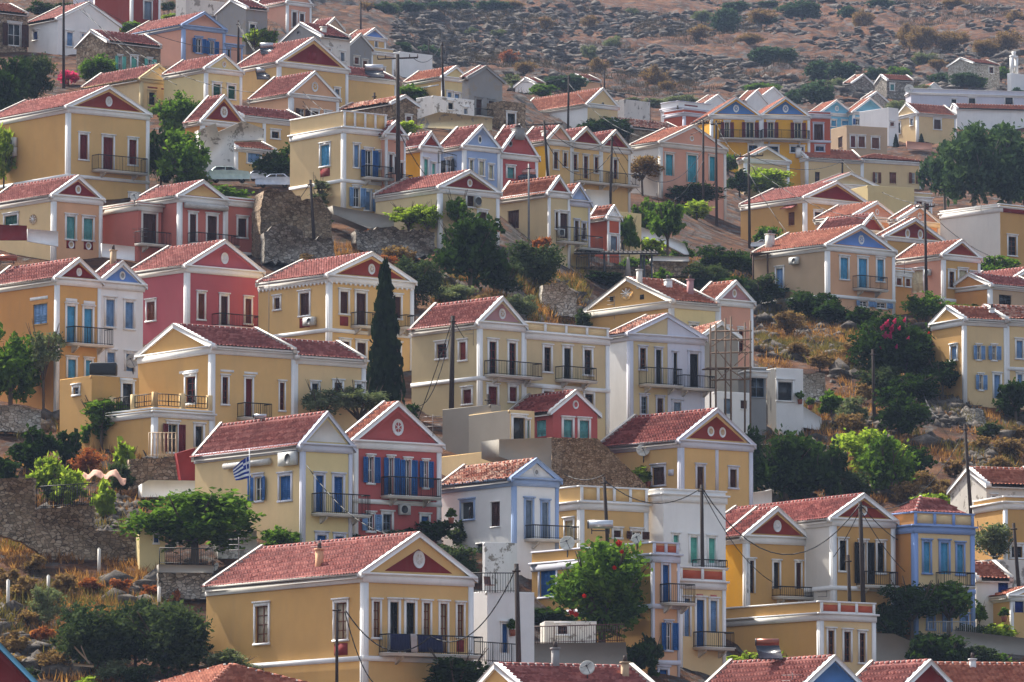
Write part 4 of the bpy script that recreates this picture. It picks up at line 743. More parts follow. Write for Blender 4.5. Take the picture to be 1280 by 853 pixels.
# ---------------------------------------------------------------- vegetation
def leafmat(name, cols, trans=.35):
    m = bpy.data.materials.new('leaves_' + name); m.use_nodes = True; nt = m.node_tree; nt.nodes.clear()
    out = nt.nodes.new('ShaderNodeOutputMaterial'); p = pos(nt)
    v = nt.nodes.new('ShaderNodeTexVoronoi'); v.inputs['Scale'].default_value = 2.6; nt.links.new(p, v.inputs['Vector'])
    hs = nt.nodes.new('ShaderNodeSeparateColor'); nt.links.new(v.outputs['Color'], hs.inputs[0])
    c = ramp(nt, hs.outputs[0], [(0, lin(cols[0])), (.5, lin(cols[1])), (1, lin(cols[2]))])
    c = mixc(nt, ramp(nt, noise(nt, p, .7, 3), [(.4, (0, 0, 0, 1)), (.65, (.5, .5, .5, 1))]), c, lin(cols[2]))
    d = nt.nodes.new('ShaderNodeBsdfDiffuse'); tr = nt.nodes.new('ShaderNodeBsdfTranslucent'); mx = nt.nodes.new('ShaderNodeMixShader'); mx.inputs[0].default_value = trans
    nt.links.new(c, d.inputs[0]); nt.links.new(mixc(nt, 1.0, c, (1.25, 1.3, .8, 1), 'MULTIPLY'), tr.inputs[0]); nt.links.new(d.outputs[0], mx.inputs[1]); nt.links.new(tr.outputs[0], mx.inputs[2])
    nt.links.new(mx.outputs[0], out.inputs['Surface']); return m
KIND = {  # colours, leaf size, leaves per m2, clump fullness, translucency, squash, look
 'dense': (((20,34,16), (36,54,24), (60,82,36)), .20, 1.0, .95, .3, 'dark green'),
 'mid': (((40,62,24), (66,94,36), (104,130,52)), .20, .9, .85, .42, 'green'),
 'bright': (((84,104,36), (120,142,50), (158,172,72)), .20, .75, .75, .5, 'bright yellow green'),
 'olive': (((70,82,56), (98,108,78), (132,138,106)), .13, 1.1, .8, .3, 'grey green'),
 'darkolive': (((34,48,32), (54,68,44), (82,94,62)), .14, 1.2, .9, .3, 'dark olive green'),
 'dry': (((92,72,50), (124,98,68), (154,126,88)), .14, .8, .7, .3, 'dry brown'),
 'rust': (((110,56,36), (150,84,52), (180,116,76)), .16, .6, .6, .35, 'rusty leaved'),
 'cypress': (((22,34,22), (32,46,28), (46,62,36)), .13, 1.6, 1.0, .15, 'dark slender'),
 'euc': (((40,60,42), (58,80,54), (84,104,72)), .26, .8, .85, .3, 'deep green'),
 'hill': (((44,66,50), (60,82,60), (84,104,76)), .32, .9, .9, .2, 'dark green'),
 'flower': (((150,20,80), (196,40,110), (222,80,140)), .17, .7, .5, .4, 'magenta flowered'),
 'red': (((170,20,24), (200,34,34), (224,60,50)), .16, .7, .5, .4, 'red flowered')}
LM = {k: leafmat(k, v[0], v[4]) for k, v in KIND.items()}
BARK = plain('bark', (84, 68, 54), .95); BARKG = plain('grey_bark', (120, 110, 98), .95)
PROTO = {}
def crown_mesh(kind, size, var):
    """many leaf faces spread through uneven clumps; crown fits x,y in -1..1 times size, z 0..2*size"""
    key = (kind, size, var)
    if key in PROTO: return PROTO[key]
    cols, ls, dens, full, tr, look = KIND[kind]; rng = np.random.default_rng(abs(hash(key[1:])) % 9999 + len(kind) * 77 + var)
    r = size; ls = ls * (1 + .12 * max(0, r - 2)); nc = int(16 + 12 * r)
    if kind == 'cypress':
        t = rng.random(int(2600 * r)) ** .9; a = rng.random(len(t)) * 2 * np.pi; rad = (1 - t) ** .6 * np.minimum(1, t * 9 + .45) * (.75 + .3 * np.sin(a * 5 + t * 30)) * (rng.random(len(t)) ** .35)
        c = np.stack([np.cos(a) * rad * r, np.sin(a) * rad * r, t * 2 * r], 1); nl = len(t)
    else:
        d = rng.normal(size=(nc, 3)); d /= np.linalg.norm(d, axis=1)[:, None]; rr = .42 + .42 * rng.random(nc); rr[:nc // 4] *= .4
        cc = d * rr[:, None] * r; cc[:, 2] = cc[:, 2] * .85 + r * .95; cr = r * (.14 + .24 * rng.random(nc)) * (.75 + .3 * full)
        n_each = (dens * 34 * (cr / .5) ** 2 * (.2 / ls) ** 1.6).astype(int) + 20
        idx = np.repeat(np.arange(nc), n_each); nl = len(idx); q = rng.normal(size=(nl, 3)); q /= np.linalg.norm(q, axis=1)[:, None]; q *= (rng.random(nl) ** .33)[:, None] * (1 + .25 * rng.normal(size=nl))[:, None]
        q[:, 2] *= .8; c = cc[idx] + q * cr[idx][:, None]; c[:, 2] = np.maximum(c[:, 2], .05 * r)
    n = rng.normal(size=(nl, 3)); n[:, 2] = np.abs(n[:, 2]) + .3; n /= np.linalg.norm(n, axis=1)[:, None]; u = np.cross(n, rng.normal(size=(nl, 3))); u /= np.linalg.norm(u, axis=1)[:, None]; w = np.cross(n, u)
    s1 = ls * (.6 + .8 * rng.random(nl))[:, None]; s2 = s1 * (.4 + .3 * rng.random(nl))[:, None]
    V = np.stack([c - u * s1, c - w * s2, c + u * s1, c + w * s2], 1).reshape(-1, 3)
    me = bpy.data.meshes.new('foliage'); me.vertices.add(nl * 4); me.vertices.foreach_set('co', V.astype(np.float32).ravel()); me.loops.add(nl * 4); me.loops.foreach_set('vertex_index', np.arange(nl * 4, dtype=np.int32))
    me.polygons.add(nl); me.polygons.foreach_set('loop_start', np.arange(0, nl * 4, 4, dtype=np.int32)); me.update(calc_edges=True); me.materials.append(LM[kind])
    mb = MB(); rg = random.Random(var)
    if kind == 'cypress': mb.bar((0, 0, -1.2), (0, 0, r * 1.7), .16 * r, 6, .02)
    else:
        top = (rg.uniform(-.1, .1) * r, 0, r * .55); mb.bar((0, 0, -1.6), top, .085 * r, 7, .055 * r)
        for i in range(6):
            a = i * 1.05 + rg.random(); e = (math.cos(a) * r * .55, math.sin(a) * r * .55, r * (.8 + .5 * rg.random())); mb.bar(top, e, .05 * r, 5, .015 * r)
            for j in range(2): mb.bar(e, (e[0] * 1.35 + rg.uniform(-.2, .2) * r, e[1] * 1.35, e[2] + r * .25), .018 * r, 4, .006 * r)
    tr_ = mb.build('trunk', BARK if kind != 'euc' else BARKG); tme = tr_.data; bpy.data.objects.remove(tr_)
    PROTO[key] = (me, tme); return PROTO[key]
SEEN = {}; WIDE = 1.22
bpy.context.view_layer.update(); DEPS = bpy.context.evaluated_depsgraph_get()
def tree(t, x, y0, y1, hw, kind, where=None, lift=0, dD=0, flowers=None, group='trees and bushes between the houses', name=None, thin=0, base=None, tall=None):
    px, pb = TX(t, x), TY(t, y1); D = Dm(px, TY(t, base) if base is not None else pb) + dD; D0 = D; s = F / D; h = (y1 - y0) / K / s; w = hw / K / s * WIDE
    size = min([.8, 1.6, 2.6, 4.0], key=lambda q: abs(math.log(q / max(w, .3)))) if kind != 'cypress' else max(1, round(w))
    var = len(SEEN) % 3; fol, tk = crown_mesh(kind, size, var)
    top_y = TY(t, y0 + .22 * (y1 - y0))
    for it in range(3):      # what the photo shows must not stand behind a house: bring it in front, rooted lower down the slope
        qq = P(px, top_y, D); dr = (qq - Vector((0, 0, CZ))); hit, loc, *_ = SC.ray_cast(DEPS, Vector((0, 0, CZ)), dr.normalized())
        if hit and loc.y < D - 1.0 and loc.y > 200: D = loc.y - w * .9 - .3
        else: break
    for D in ((D, D0) if D != D0 else (D,)):
        s = F / D; h = (y1 - y0) / K / s; w = hw / K / s * WIDE
        q = P(px, pb, D)
        zg = float(gz(q.x, q.y))
        if q.z - zg < .8 * h or kind == 'olive' or dD: break
    if zg < q.z - .6: lift = max(lift, (q.z - zg) / (h + q.z - zg)); q.z = zg
    z = min(q.z, float(gz(q.x, q.y))) if h < 6 else q.z
    tall_ = h / w > 1.5
    nm = name or ('cypress' if kind == 'cypress' else ('tree' if h > 3.2 else ('bush' if h > 1 else 'shrub')))
    sz = 'tall' if h > 6 else ('large' if h > 4 else ('small' if h < 2 else 'mid sized'))
    z_ = ('behind the ridge poles' if px < 640 else 'above the big white side walled house' if px < 760 else 'above the terracotta house' if px < 880 else 'above the deep yellow twin houses' if px < 985 else 'above the sky blue houses' if px < 1090 else 'above the long white building') + (' at the top edge' if pb < 26 else ' high up' if pb < 75 else ' low down'); lab = f"{sz} {KIND[kind][5]} {nm} {where}" if where else f"{sz} {KIND[kind][5]} {nm} {z_}"
    rt = root(nm, (q.x, q.y, z), random.Random(len(SEEN)).uniform(0, 6.28), lab, nm if nm != 'cypress' else 'tree', group); SEEN[len(SEEN)] = lab
    hh = P(px, TY(t, y0), D).z - z
    fz = hh / (2.0 * size) ; lift_ = lift * hh
    rt.scale = (w / size, w / size, 1)
    f = bpy.data.objects.new('foliage', fol); COL.objects.link(f); f.parent = rt; f.location = (0, 0, lift_ - .1); f.scale = (1, 1, (hh - lift_) / (1.95 * size))
    k = bpy.data.objects.new('trunk', tk); COL.objects.link(k); k.parent = rt; k.scale = (1, 1, fz * (1.0 + lift * .9))
    rz = -rt.rotation_euler.z
    for fk, dx, dz, fs in (flowers or []):
        g = crown_mesh(fk, .8, (var + 1) % 3)[0]; fs = fs * size / .8; o = bpy.data.objects.new('flowers', g); COL.objects.link(o); o.parent = rt
        v = Matrix.Rotation(rz, 3, 'Z') @ Vector((dx * .7 * size, -.8 * size * math.sqrt(max(.1, 1 - dx * dx)), 0)); o.location = (v.x, v.y, lift_ + (hh - lift_) * dz); o.scale = (fs, fs, fs * .7 / rt.scale[0] ** -1 if False else fs)
    return rt
TREES = """
00 60 225 490 95 dense in the shady grove left of the pink bougainvillea
00 165 225 470 85 darkolive at the right of the shady grove, upper left
00 5 300 525 80 dense at the left photo edge above the big yellow house
00 455 235 388 92 mid beneath the ruined stone cottage
00 318 310 385 50 flower beside the round green bush below the white house
00 190 0 62 66 dense at the very top left behind the white gable
00 315 0 45 60 darkolive at the top left next to the lilac house
00 600 85 165 62 mid between the white gable and the peach house
00 660 148 198 52 dense above the cottage roof of the ruined stone cottage
00 790 55 95 45 bright under the red house front
00 780 0 52 36 darkolive right of the red house front
00 1185 118 225 62 bright below the grey rendered cottage
00 810 395 620 105 mid behind the maroon gabled yellow house
00 850 565 900 128 mid against the right side of the large yellow house
00 740 540 870 75 dense touching the corner of the large yellow house
00 955 450 560 34 mid peeping above the maroon gable
00 15 540 850 60 bright leaning in at the left edge by the air conditioners
10 1010 55 165 120 mid below the parked cars
10 880 60 190 90 mid above the coral house roof
01 45 118 215 65 mid left of the oldest whitewashed house
01 130 640 850 112 dense next to the parked cars
01 712 380 480 95 mid in front of the yellow ridge house
01 690 545 625 70 bright below the rubble stone barn
01 300 825 875 50 olive hanging on the wall beside the cars
01 765 280 325 30 dry beside the white box house
11 985 150 560 150 dense in front of the crimson pediment beige house
11 1105 330 540 62 dense at the right of the biggest dark tree
11 935 100 270 55 mid rising left of the crimson pediment beige house
11 1080 220 320 42 rust leaning on the biggest dark tree
11 745 380 640 112 darkolive above the cypress
11 715 150 285 95 bright in front of the deep yellow garden wall
11 800 150 290 55 bright beside the biggest dark tree
11 900 520 620 100 olive on the rocks under the biggest dark tree
11 70 190 340 58 bright growing in the ruined wall on the left
11 335 165 260 32 mid on top of the ruined wall
11 595 390 440 60 rust on the slope above the maroon pediment roof
12 110 290 545 115 darkolive left of the long canopy
12 145 285 420 50 rust poking out above the canopy bushes
12 50 560 700 72 olive above the flat parapet wing
12 720 110 420 85 mid standing alone right of the canopy
12 620 115 330 65 mid behind the canopy
12 630 300 400 85 bright sprawling beside the canopy
12 545 200 390 40 mid right of the narrow lemon house
12 850 60 160 125 dense under the pink fronted house
12 970 345 490 110 dense over the slope below the tall twin poles
12 1090 370 480 80 dense under the car terrace
12 690 455 530 48 mid at the right end of the canopy
12 430 462 530 95 dense under the canopy
12 790 330 400 50 mid right of the white stair wall
12 860 130 220 60 bright at the foot of the tall twin poles
02 610 700 840 72 dry against the white flank of the pink fronted house
02 1165 765 900 125 bright below the beige gable near the tall poles
02 1060 770 900 62 dense between the tall poles
03 1000 515 990 150 euc second of the big eucalyptus clump
03 1150 530 985 150 euc at the right of the eucalyptus clump
03 860 620 960 80 euc leftmost of the eucalyptus clump
03 790 700 880 48 euc low beside the eucalyptus clump
03 1220 720 970 70 mid in front of the eucalyptus clump at the right edge
03 630 622 668 14 cypress left of the beige house with white gable
03 748 620 666 15 cypress right of the beige house with white gable
13 1090 378 510 85 mid beneath the grey walled house
13 1150 400 480 55 mid beneath the mustard front at the right edge
13 772 548 700 95 mid in front of the orange house
13 240 545 700 112 dense below the blue pediment house
13 340 590 720 85 dense beneath the blue pediment house wall corner
13 480 620 740 72 dense left of the magenta bougainvillea
13 1000 620 680 100 dense as a hedge above the long yellow house
13 880 750 815 22 red on the terrace of the long yellow house
20 50 -100 340 140 mid at the left edge in front of the orange ochre house
20 205 -60 190 88 olive right of the left edge tree
20 165 395 600 100 dense sprawling cactus like below the stone wall
20 325 415 580 60 dense cactus like under the small terrace tree
20 25 555 670 60 dense at the left edge above the stone wall
20 470 262 500 108 mid in front of the yellow terrace building
20 435 370 490 62 mid low in front of the terrace wall
20 225 505 740 85 bright climbing over the black fence
20 320 580 760 85 bright spilling right of the black fence
20 485 640 830 60 bright trailing near the rubble pile
20 590 450 650 55 bright thin and bare stemmed by the wooden fence
21 310 218 370 88 olive left one in front of the yellow extension
21 480 212 350 120 olive right one in front of the yellow extension
21 715 305 410 50 dense right of the cypress
22 560 548 610 72 bright vine left of the two ring gable house
22 590 590 680 48 bright vine hanging beside the brown door
22 85 562 645 72 mid above the small triangular pediment
22 235 695 745 30 bright behind the yellow panelled parapet
22 180 350 470 22 dense climbing on the small maroon house
22 1085 378 730 110 dense behind the two ring gable house
23 110 380 750 150 dense darkest mass right of the two ring gable house
23 300 460 745 88 dense above the large white sided house
23 235 440 600 62 mid palm like beside the darkest mass
23 432 250 420 72 olive round beside the leaning pole
23 650 215 460 110 dense oleander like on the middle slope
23 500 390 640 140 bright on the middle slope
23 600 430 730 120 mid below the round oleander like bush
23 330 240 360 52 mid beside the rubble wall
23 1190 180 375 90 dense in front of the lone lilac shuttered window
23 800 695 830 115 bright behind the blue cornice house
23 180 10 95 58 dry above the glass veranda
23 480 205 290 42 dry on the bare slope by the leaning pole
23 280 70 150 62 dry right of the glass veranda roof
23 420 75 140 60 dry under the bougainvillea slope
23 1020 450 525 52 dry below the stone steps
23 760 605 700 62 dry on the lower part of the bare slope
23 1110 540 610 60 dry near the right edge of the bare slope
23 900 560 620 50 dry left of the leaning pole foot
23 1190 400 470 50 dry right of the stone steps
30 900 -90 300 262 mid umbrella shaped in front of the pale yellow house
30 470 400 800 185 darkolive left one of the big olive pair
30 765 425 820 185 darkolive right one of the big olive pair
30 620 385 760 110 darkolive between the big olive pair
30 215 375 570 80 olive thin trunked on the bare left slope
30 1060 668 830 130 olive at the corner of the large front house
30 20 50 150 42 dry at the left edge under the stone wall
30 105 340 440 62 dry beside the concrete fence posts
30 60 590 700 72 dry low on the left slope
30 125 500 580 50 dry beside the thin trunked olive
30 190 555 650 52 rust on the left slope under the thin trunked olive
30 260 680 790 82 dry above the bottom left roof
30 40 700 770 62 dry at the bottom left edge
30 650 740 850 90 darkolive under the big olive pair
30 545 720 840 90 olive left under the big olive pair
30 400 810 870 62 bright at the bottom left by the chimney
30 815 390 460 20 rust under the concrete topped wall
31 110 112 225 92 mid above the ridge of the front house
31 640 130 205 80 olive behind the front gable
31 800 78 215 118 dense before the coral pink house
31 905 180 360 128 darkolive between the front house and white house
31 740 108 200 52 bright before the coral pink house steps
31 935 705 900 145 dense below the long blue draped balcony
31 1055 430 660 68 mid right of the front house
32 160 480 575 112 dense vine roof with red flowers by the corner house
32 590 640 840 82 dense beside the corner house foot
32 800 238 310 40 mid palm like on the mint house balcony
32 1090 685 780 100 bright behind the copper water tank
32 960 728 790 42 mid left of the copper water tank
33 90 678 775 112 bright behind the panelled parapet house
33 600 440 640 85 dense left of the twin trunk trees
33 860 610 790 122 dense under the twin trunk trees
33 740 640 785 52 dense at the foot of the trunk
33 1000 650 775 90 darkolive below the right hand terrace wall
33 1110 690 780 70 mid above the bottom right roof
33 1100 560 640 80 bright fig like in front of the white cottage
33 1080 85 285 100 olive beneath the weathered grey white house
33 1020 480 570 32 mid beside the white cottage

11 110 290 420 62 dry rooted at the foot of the ruined rubble wall
11 275 330 425 52 dry right below the ruined rubble wall
11 300 95 170 45 olive on the broken top of the ruined rubble wall
11 400 380 430 60 dry behind the maroon pediment ridge
11 540 270 330 50 rust above the crumbling grey wall
11 660 330 430 70 dry between the crumbling wall and the biggest dark tree
11 1160 420 560 70 darkolive behind the flat parapet wing
11 1050 560 660 60 dry above the lilac tinted pediment
12 250 560 680 60 dry by the pale stone buttress
12 330 640 760 40 darkolive between the flat wing and the star gable
12 900 420 560 110 darkolive below the ivy slope
12 1010 480 640 90 dense down the gully beside the mauve gable
12 1140 470 640 90 darkolive at the top of the rocky gully
12 560 400 470 60 mid under the canopy edge
12 700 380 470 60 darkolive beneath the lone tree
13 130 640 760 70 dry on the rocks left below the blue pediment house
13 60 520 620 70 dense under the brown pergola
13 420 780 880 60 dry left under the magenta bush
13 900 610 700 90 mid between the orange house and long yellow house
23 560 100 260 100 darkolive under the magenta bush on the slope
23 720 150 300 110 dense in the shade under the red blossom
23 850 90 240 80 dense against the corner of the long yellow house
23 420 330 470 70 dry centre of the gully
23 200 560 740 110 dense deep in the gully above the barred house
23 420 590 740 90 darkolive lower gully beside the pale fig
23 700 480 640 90 dense right of the pale green slope tree
23 690 640 760 80 dry just above the blue cornice roof
23 860 640 760 60 dry above the weathered house left wall
23 1060 380 460 50 darkolive right side of the stone steps
23 1160 440 560 80 dry at the right edge beneath the long yellow house
30 330 560 720 90 darkolive left flank of the olive pair
30 900 560 760 80 darkolive right flank of the olive pair
30 300 330 420 60 dry on the slope under the brown retaining wall
30 420 340 410 50 rust against the base of the brown retaining wall
30 560 350 420 60 rust in the dry strip above the olive pair
30 160 240 330 50 dry upper part of the left slope
30 30 300 400 60 dry at the left edge halfway down the slope
30 700 380 440 50 rust right end of the dry strip
30 120 760 850 60 darkolive near the bottom left roof edge
20 120 470 600 70 dense between the stone walls
20 260 620 740 60 darkolive behind the black railing
20 560 560 700 60 darkolive left of the steps wall
20 400 500 620 80 rust in the shaded hollow below the terrace building
32 650 610 760 50 darkolive at the corner foot behind the dense bush
33 620 540 660 70 dense low beside the ramp wall
33 980 560 660 70 darkolive right of the blue cornice house
33 800 600 720 90 dense in front of the grey railing
22 1150 480 640 70 dense right behind the garden wall
10 300 10 70 60 darkolive between the big yellow house and the coral house
00 900 660 830 70 darkolive left of the ruined whitewashed wall
02 250 700 800 50 darkolive before the small white terrace block
02 1000 690 800 60 mid under the deep yellow house corner
12 1180 250 370 60 mid left of the ochre crimson house foot
31 960 60 200 60 darkolive beside the coral pink house corner
31 470 150 200 60 mid left behind the front gable
"""
for ln in TREES.strip().split('\n'):
    if not ln.strip(): continue
    q = ln.split(None, 6); tree(q[0], *map(float, q[1:5]), q[5], q[6], lift=.16 if q[6].startswith('umbrella') else .3 if q[6].startswith(('standing alone', 'in front of the yellow terrace')) else .02)
tree('02', 400, 528, 640, 80, 'dense', 'ivy mass on the pergola of the big white house'); tree('02', 490, 530, 645, 70, 'dense', 'ivy mass at the right end of the pergola')
tree('33', 705, 365, 665, 130, 'dense', 'left one of the twin trunk trees before the blue cornice house', lift=.35)
tree('33', 865, 355, 650, 122, 'mid', 'right one of the twin trunk trees before the blue cornice house', lift=.35)
tree('32', 430, 145, 680, 225, 'mid', 'with red blossoms before the yellow corner house', lift=.12, flowers=[('red', .33, .82, .06), ('red', .4, .76, .04), ('red', .22, .62, .04), ('red', -.5, .38, .04), ('red', -.8, .24, .06), ('red', -.7, .22, .05), ('red', -.95, .14, .05)], base=775)
tree('13', 610, 625, 1010, 165, 'dense', 'heavy with magenta blossom under the blue pediment house', lift=0, flowers=[('flower', -.35, .62, .07), ('flower', -.2, .66, .08), ('flower', -.05, .6, .08), ('flower', -.28, .52, .08), ('flower', -.12, .5, .09), ('flower', .05, .7, .06), ('flower', .2, .62, .05), ('flower', .38, .72, .05), ('flower', .5, .5, .05), ('flower', .1, .4, .05), ('flower', -.4, .4, .05)])
tree('13', 760, 690, 1010, 105, 'dense', 'draped in red blossom right of the magenta bougainvillea', lift=0, flowers=[('red', .2, .7, .08), ('red', -.4, .75, .07), ('red', .5, .55, .07), ('red', -.1, .5, .06)])
tree('21', 598, -320, 335, 84, 'cypress', 'left of the concrete garden wall, tallest tree of the centre', name='cypress')
HILL = """
02 990 30 150 68 hill
02 1160 30 115 72 dry
02 860 100 185 55 dry
02 665 290 405 62 dry
02 250 335 432 95 hill
02 360 200 285 42 olive
02 400 258 345 45 dry
02 470 155 235 42 olive
02 160 60 145 32 dry
02 360 60 135 38 dry
02 1175 208 305 70 hill
02 880 40 105 52 olive
02 1100 145 200 62 dry
02 60 270 345 52 dry
02 720 360 425 40 dry
02 650 445 495 72 olive
02 785 430 492 82 olive
02 1165 378 440 82 mid
02 20 355 405 45 olive
02 1040 0 60 60 hill
02 1190 0 35 50 hill
02 560 445 480 40 olive
02 140 380 440 60 mid
02 0 0 40 60 dry
02 560 30 70 30 olive
01 700 0 58 72 hill
01 845 0 48 60 hill
01 945 0 52 52 hill
01 1095 -5 50 72 hill
01 590 0 52 62 hill
01 520 0 55 40 dry
01 690 190 245 42 hill
01 790 195 275 62 hill
01 1175 220 295 48 rust
01 1190 330 400 40 olive
01 640 10 60 40 olive
01 1000 120 160 30 olive
01 1120 130 170 35 olive
03 190 0 88 88 hill
03 400 20 76 42 hill
03 90 205 305 72 hill
03 20 205 305 62 hill
03 258 270 372 62 hill
03 372 268 375 68 hill
03 265 350 500 72 hill
03 160 400 490 42 hill
03 530 300 375 52 hill
03 480 30 135 52 dry
03 690 95 235 56 dry
03 750 100 245 66 dry
03 890 130 245 88 dry
03 1050 170 255 80 dry
03 1150 110 255 60 dry
03 765 232 305 60 olive
03 640 300 375 62 mid
03 870 325 405 75 hill
03 960 330 405 75 hill
03 1020 345 405 45 mid
03 740 385 445 55 olive
03 640 450 525 60 olive
03 30 60 115 52 hill
03 350 350 425 42 olive
03 825 260 325 42 dry
03 1190 40 110 52 dry
03 560 -10 40 60 hill
03 900 -10 40 60 dry
03 1120 300 370 50 mid
03 1190 400 440 30 hill
"""
for ln in HILL.strip().split('\n'):
    q = ln.split(); tree(q[0], *map(float, q[1:5]), q[5], None, group='shrubs on the rocky hillside')
dupes = {}
for o in COL.objects:
    if o.get('group') == 'shrubs on the rocky hillside' and o.parent is None: dupes.setdefault(o['label'], []).append(o)
for lab, os_ in dupes.items():
    if 1 < len(os_) < 4:
        os_.sort(key=lambda o: o.location.x / o.location.y)
        for o, wd in zip(os_, ('leftmost', 'rightmost') if len(os_) == 2 else ('leftmost', 'middle', 'rightmost')): o['label'] = wd + ' ' + lab
# ---------------------------------------------------------------- rocks, rubble and dry grass
rg = np.random.default_rng(5)
def sample(n, zones):
    X, Y = [], []
    for (t, x0, x1, y0, y1, wgt) in zones:
        k = int(n * wgt); px = TX(t, rg.uniform(x0, x1, k)); py = TY(t, rg.uniform(y0, y1, k))
        for a, b_ in zip(px, py): D = Dm(a, b_) + rg.normal() * 1.0; X.append((a - CX) / F * D * 1.002); Y.append(D)
    X, Y = np.array(X), np.array(Y); return X, Y, gz(X, Y)
ICO = np.array([(0, 0, 1), (.894, 0, .447), (.276, .851, .447), (-.724, .526, .447), (-.724, -.526, .447), (.276, -.851, .447), (.724, .526, -.447), (-.276, .851, -.447), (-.894, 0, -.447), (-.276, -.851, -.447), (.724, -.526, -.447), (0, 0, -1)])
IF = np.array([(0,1,2),(0,2,3),(0,3,4),(0,4,5),(0,5,1),(1,6,2),(2,7,3),(3,8,4),(4,9,5),(5,10,1),(6,7,2),(7,8,3),(8,9,4),(9,10,5),(10,6,1),(11,7,6),(11,8,7),(11,9,8),(11,10,9),(11,6,10)])
def rocks(name, X, Y, Z, r0, r1, mat, flat=.6, wide=1.0, label=None):
    n = len(X); s = r0 + (r1 - r0) * rg.random(n) ** 2.5; V = ICO[None] * (1 + .42 * rg.normal(size=(n, 12, 1)))
    a = rg.random(n) * 6.28; ca, sa = np.cos(a)[:, None], np.sin(a)[:, None]; sx = (wide * (.8 + .6 * rg.random(n)))[:, None]
    x = V[..., 0] * sx; y = V[..., 1]; V = np.stack([x * ca - y * sa, x * sa + y * ca, V[..., 2] * flat], -1) * s[:, None, None]
    V += np.stack([X, Y, Z + s * .15], -1)[:, None, :]; Fc = (IF[None] + (np.arange(n) * 12)[:, None, None]).reshape(-1)
    me = bpy.data.meshes.new(name); me.vertices.add(n * 12); me.vertices.foreach_set('co', V.astype(np.float32).ravel()); me.loops.add(len(Fc)); me.loops.foreach_set('vertex_index', Fc.astype(np.int32))
    me.polygons.add(len(Fc) // 3); me.polygons.foreach_set('loop_start', np.arange(0, len(Fc), 3, dtype=np.int32)); me.update(calc_edges=True); me.materials.append(mat)
    o = bpy.data.objects.new(name, me); COL.objects.link(o); return meta(o, label, name, None, 'stuff')
m, nt, b = newmat('limestone'); p = pos(nt)
nt.links.new(ramp(nt, noise(nt, p, .9, 7, .7), [(.3, lin((52, 45, 40))), (.5, lin((82, 74, 67))), (.7, lin((134, 124, 114)))]), b.inputs['Base Color']); b.inputs['Roughness'].default_value = 1; bump(nt, b, noise(nt, p, 3, 8, .7), .9, .2); LIME = m
FAR = [('01', 620, 1224, 0, 330, .3), ('02', 0, 1150, 0, 440, .4), ('03', 0, 1224, 0, 480, .3)]
X, Y, Z = sample(26000, FAR); k = fbm(X / 26, Y / 40, 77, 4) > .47
rocks('hillside_boulders', X[k], Y[k], Z[k], .12, 1.1, LIME, .55, 1.5, 'grey limestone boulders and ledges scattered over the far hillside')
SLOPE = [('11', 220, 700, 340, 640, .12), ('11', 820, 1224, 480, 640, .08), ('12', 0, 330, 480, 700, .07), ('13', 0, 420, 600, 850, .12), ('23', 0, 1224, -60, 760, .38), ('30', 0, 760, 30, 840, .2), ('20', 0, 840, 380, 760, .06), ('12', 780, 1224, 400, 600, .04)]
X, Y, Z = sample(7000, SLOPE); k = fbm(X / 5, Y / 7, 31, 3) > .5; rocks('rocks', X[k], Y[k], Z[k], .08, .8, LIME, .7, 1.2, 'broken grey limestone lying on the bare slopes between the houses')
X, Y, Z = sample(900, [('20', 430, 570, 750, 850, .3), ('30', 440, 640, 20, 160, .4), ('23', 950, 1110, 510, 660, .5), ('23', 780, 1000, 260, 400, .5), ('13', 0, 60, 640, 850, .2), ('13', 180, 380, 690, 850, .4)]); rocks('rubble', X, Y, Z, .15, .5, LIME, .8, 1.1, 'loose piles of pale rubble stones')
def grass(name, X, Y, Z, h, mat, label, per=9):
    n = len(X); N_ = n * per; cx = np.repeat(X, per) + rg.normal(size=N_) * h * .5; cy = np.repeat(Y, per) + rg.normal(size=N_) * h * .5; cz = np.repeat(Z, per); hh = h * (.5 + rg.random(N_)); a = rg.random(N_) * 6.28; w = .035 + .03 * rg.random(N_)
    lx, ly = rg.normal(size=N_) * .4 * hh, rg.normal(size=N_) * .4 * hh
    V = np.stack([np.stack([cx - np.cos(a) * w, cy - np.sin(a) * w, cz - .1], -1), np.stack([cx + np.cos(a) * w, cy + np.sin(a) * w, cz - .1], -1), np.stack([cx + lx, cy + ly, cz + hh], -1)], 1).reshape(-1, 3)
    me = bpy.data.meshes.new(name); me.vertices.add(N_ * 3); me.vertices.foreach_set('co', V.astype(np.float32).ravel()); me.loops.add(N_ * 3); me.loops.foreach_set('vertex_index', np.arange(N_ * 3, dtype=np.int32))
    me.polygons.add(N_); me.polygons.foreach_set('loop_start', np.arange(0, N_ * 3, 3, dtype=np.int32)); me.update(calc_edges=True); me.materials.append(mat)
    o = bpy.data.objects.new(name, me); COL.objects.link(o); return meta(o, label, 'grass', None, 'stuff')
LM['hay'] = leafmat('hay', ((84, 54, 34), (132, 88, 54), (184, 138, 90)), .4); LM['scrub'] = leafmat('scrub', ((46, 40, 34), (68, 58, 46), (92, 78, 62)), .2); LM['hay2'] = leafmat('hay2', ((66, 62, 34), (96, 88, 50), (130, 114, 68)), .35)
X, Y, Z = sample(7500, SLOPE); k = fbm(X / 4, Y / 5, 71, 3) > .42; X, Y, Z = X[k], Y[k], Z[k]; grass('dry_grass', X, Y, Z, .45, LM['hay'], 'orange brown dry grass covering the bare slopes')
X, Y, Z = sample(4000, SLOPE); k = fbm(X / 6, Y / 6, 9, 3) > .5; grass('weeds', X[k], Y[k], Z[k], .6, LM['hay2'], 'olive brown weeds and low scrub on the bare slopes', 14)
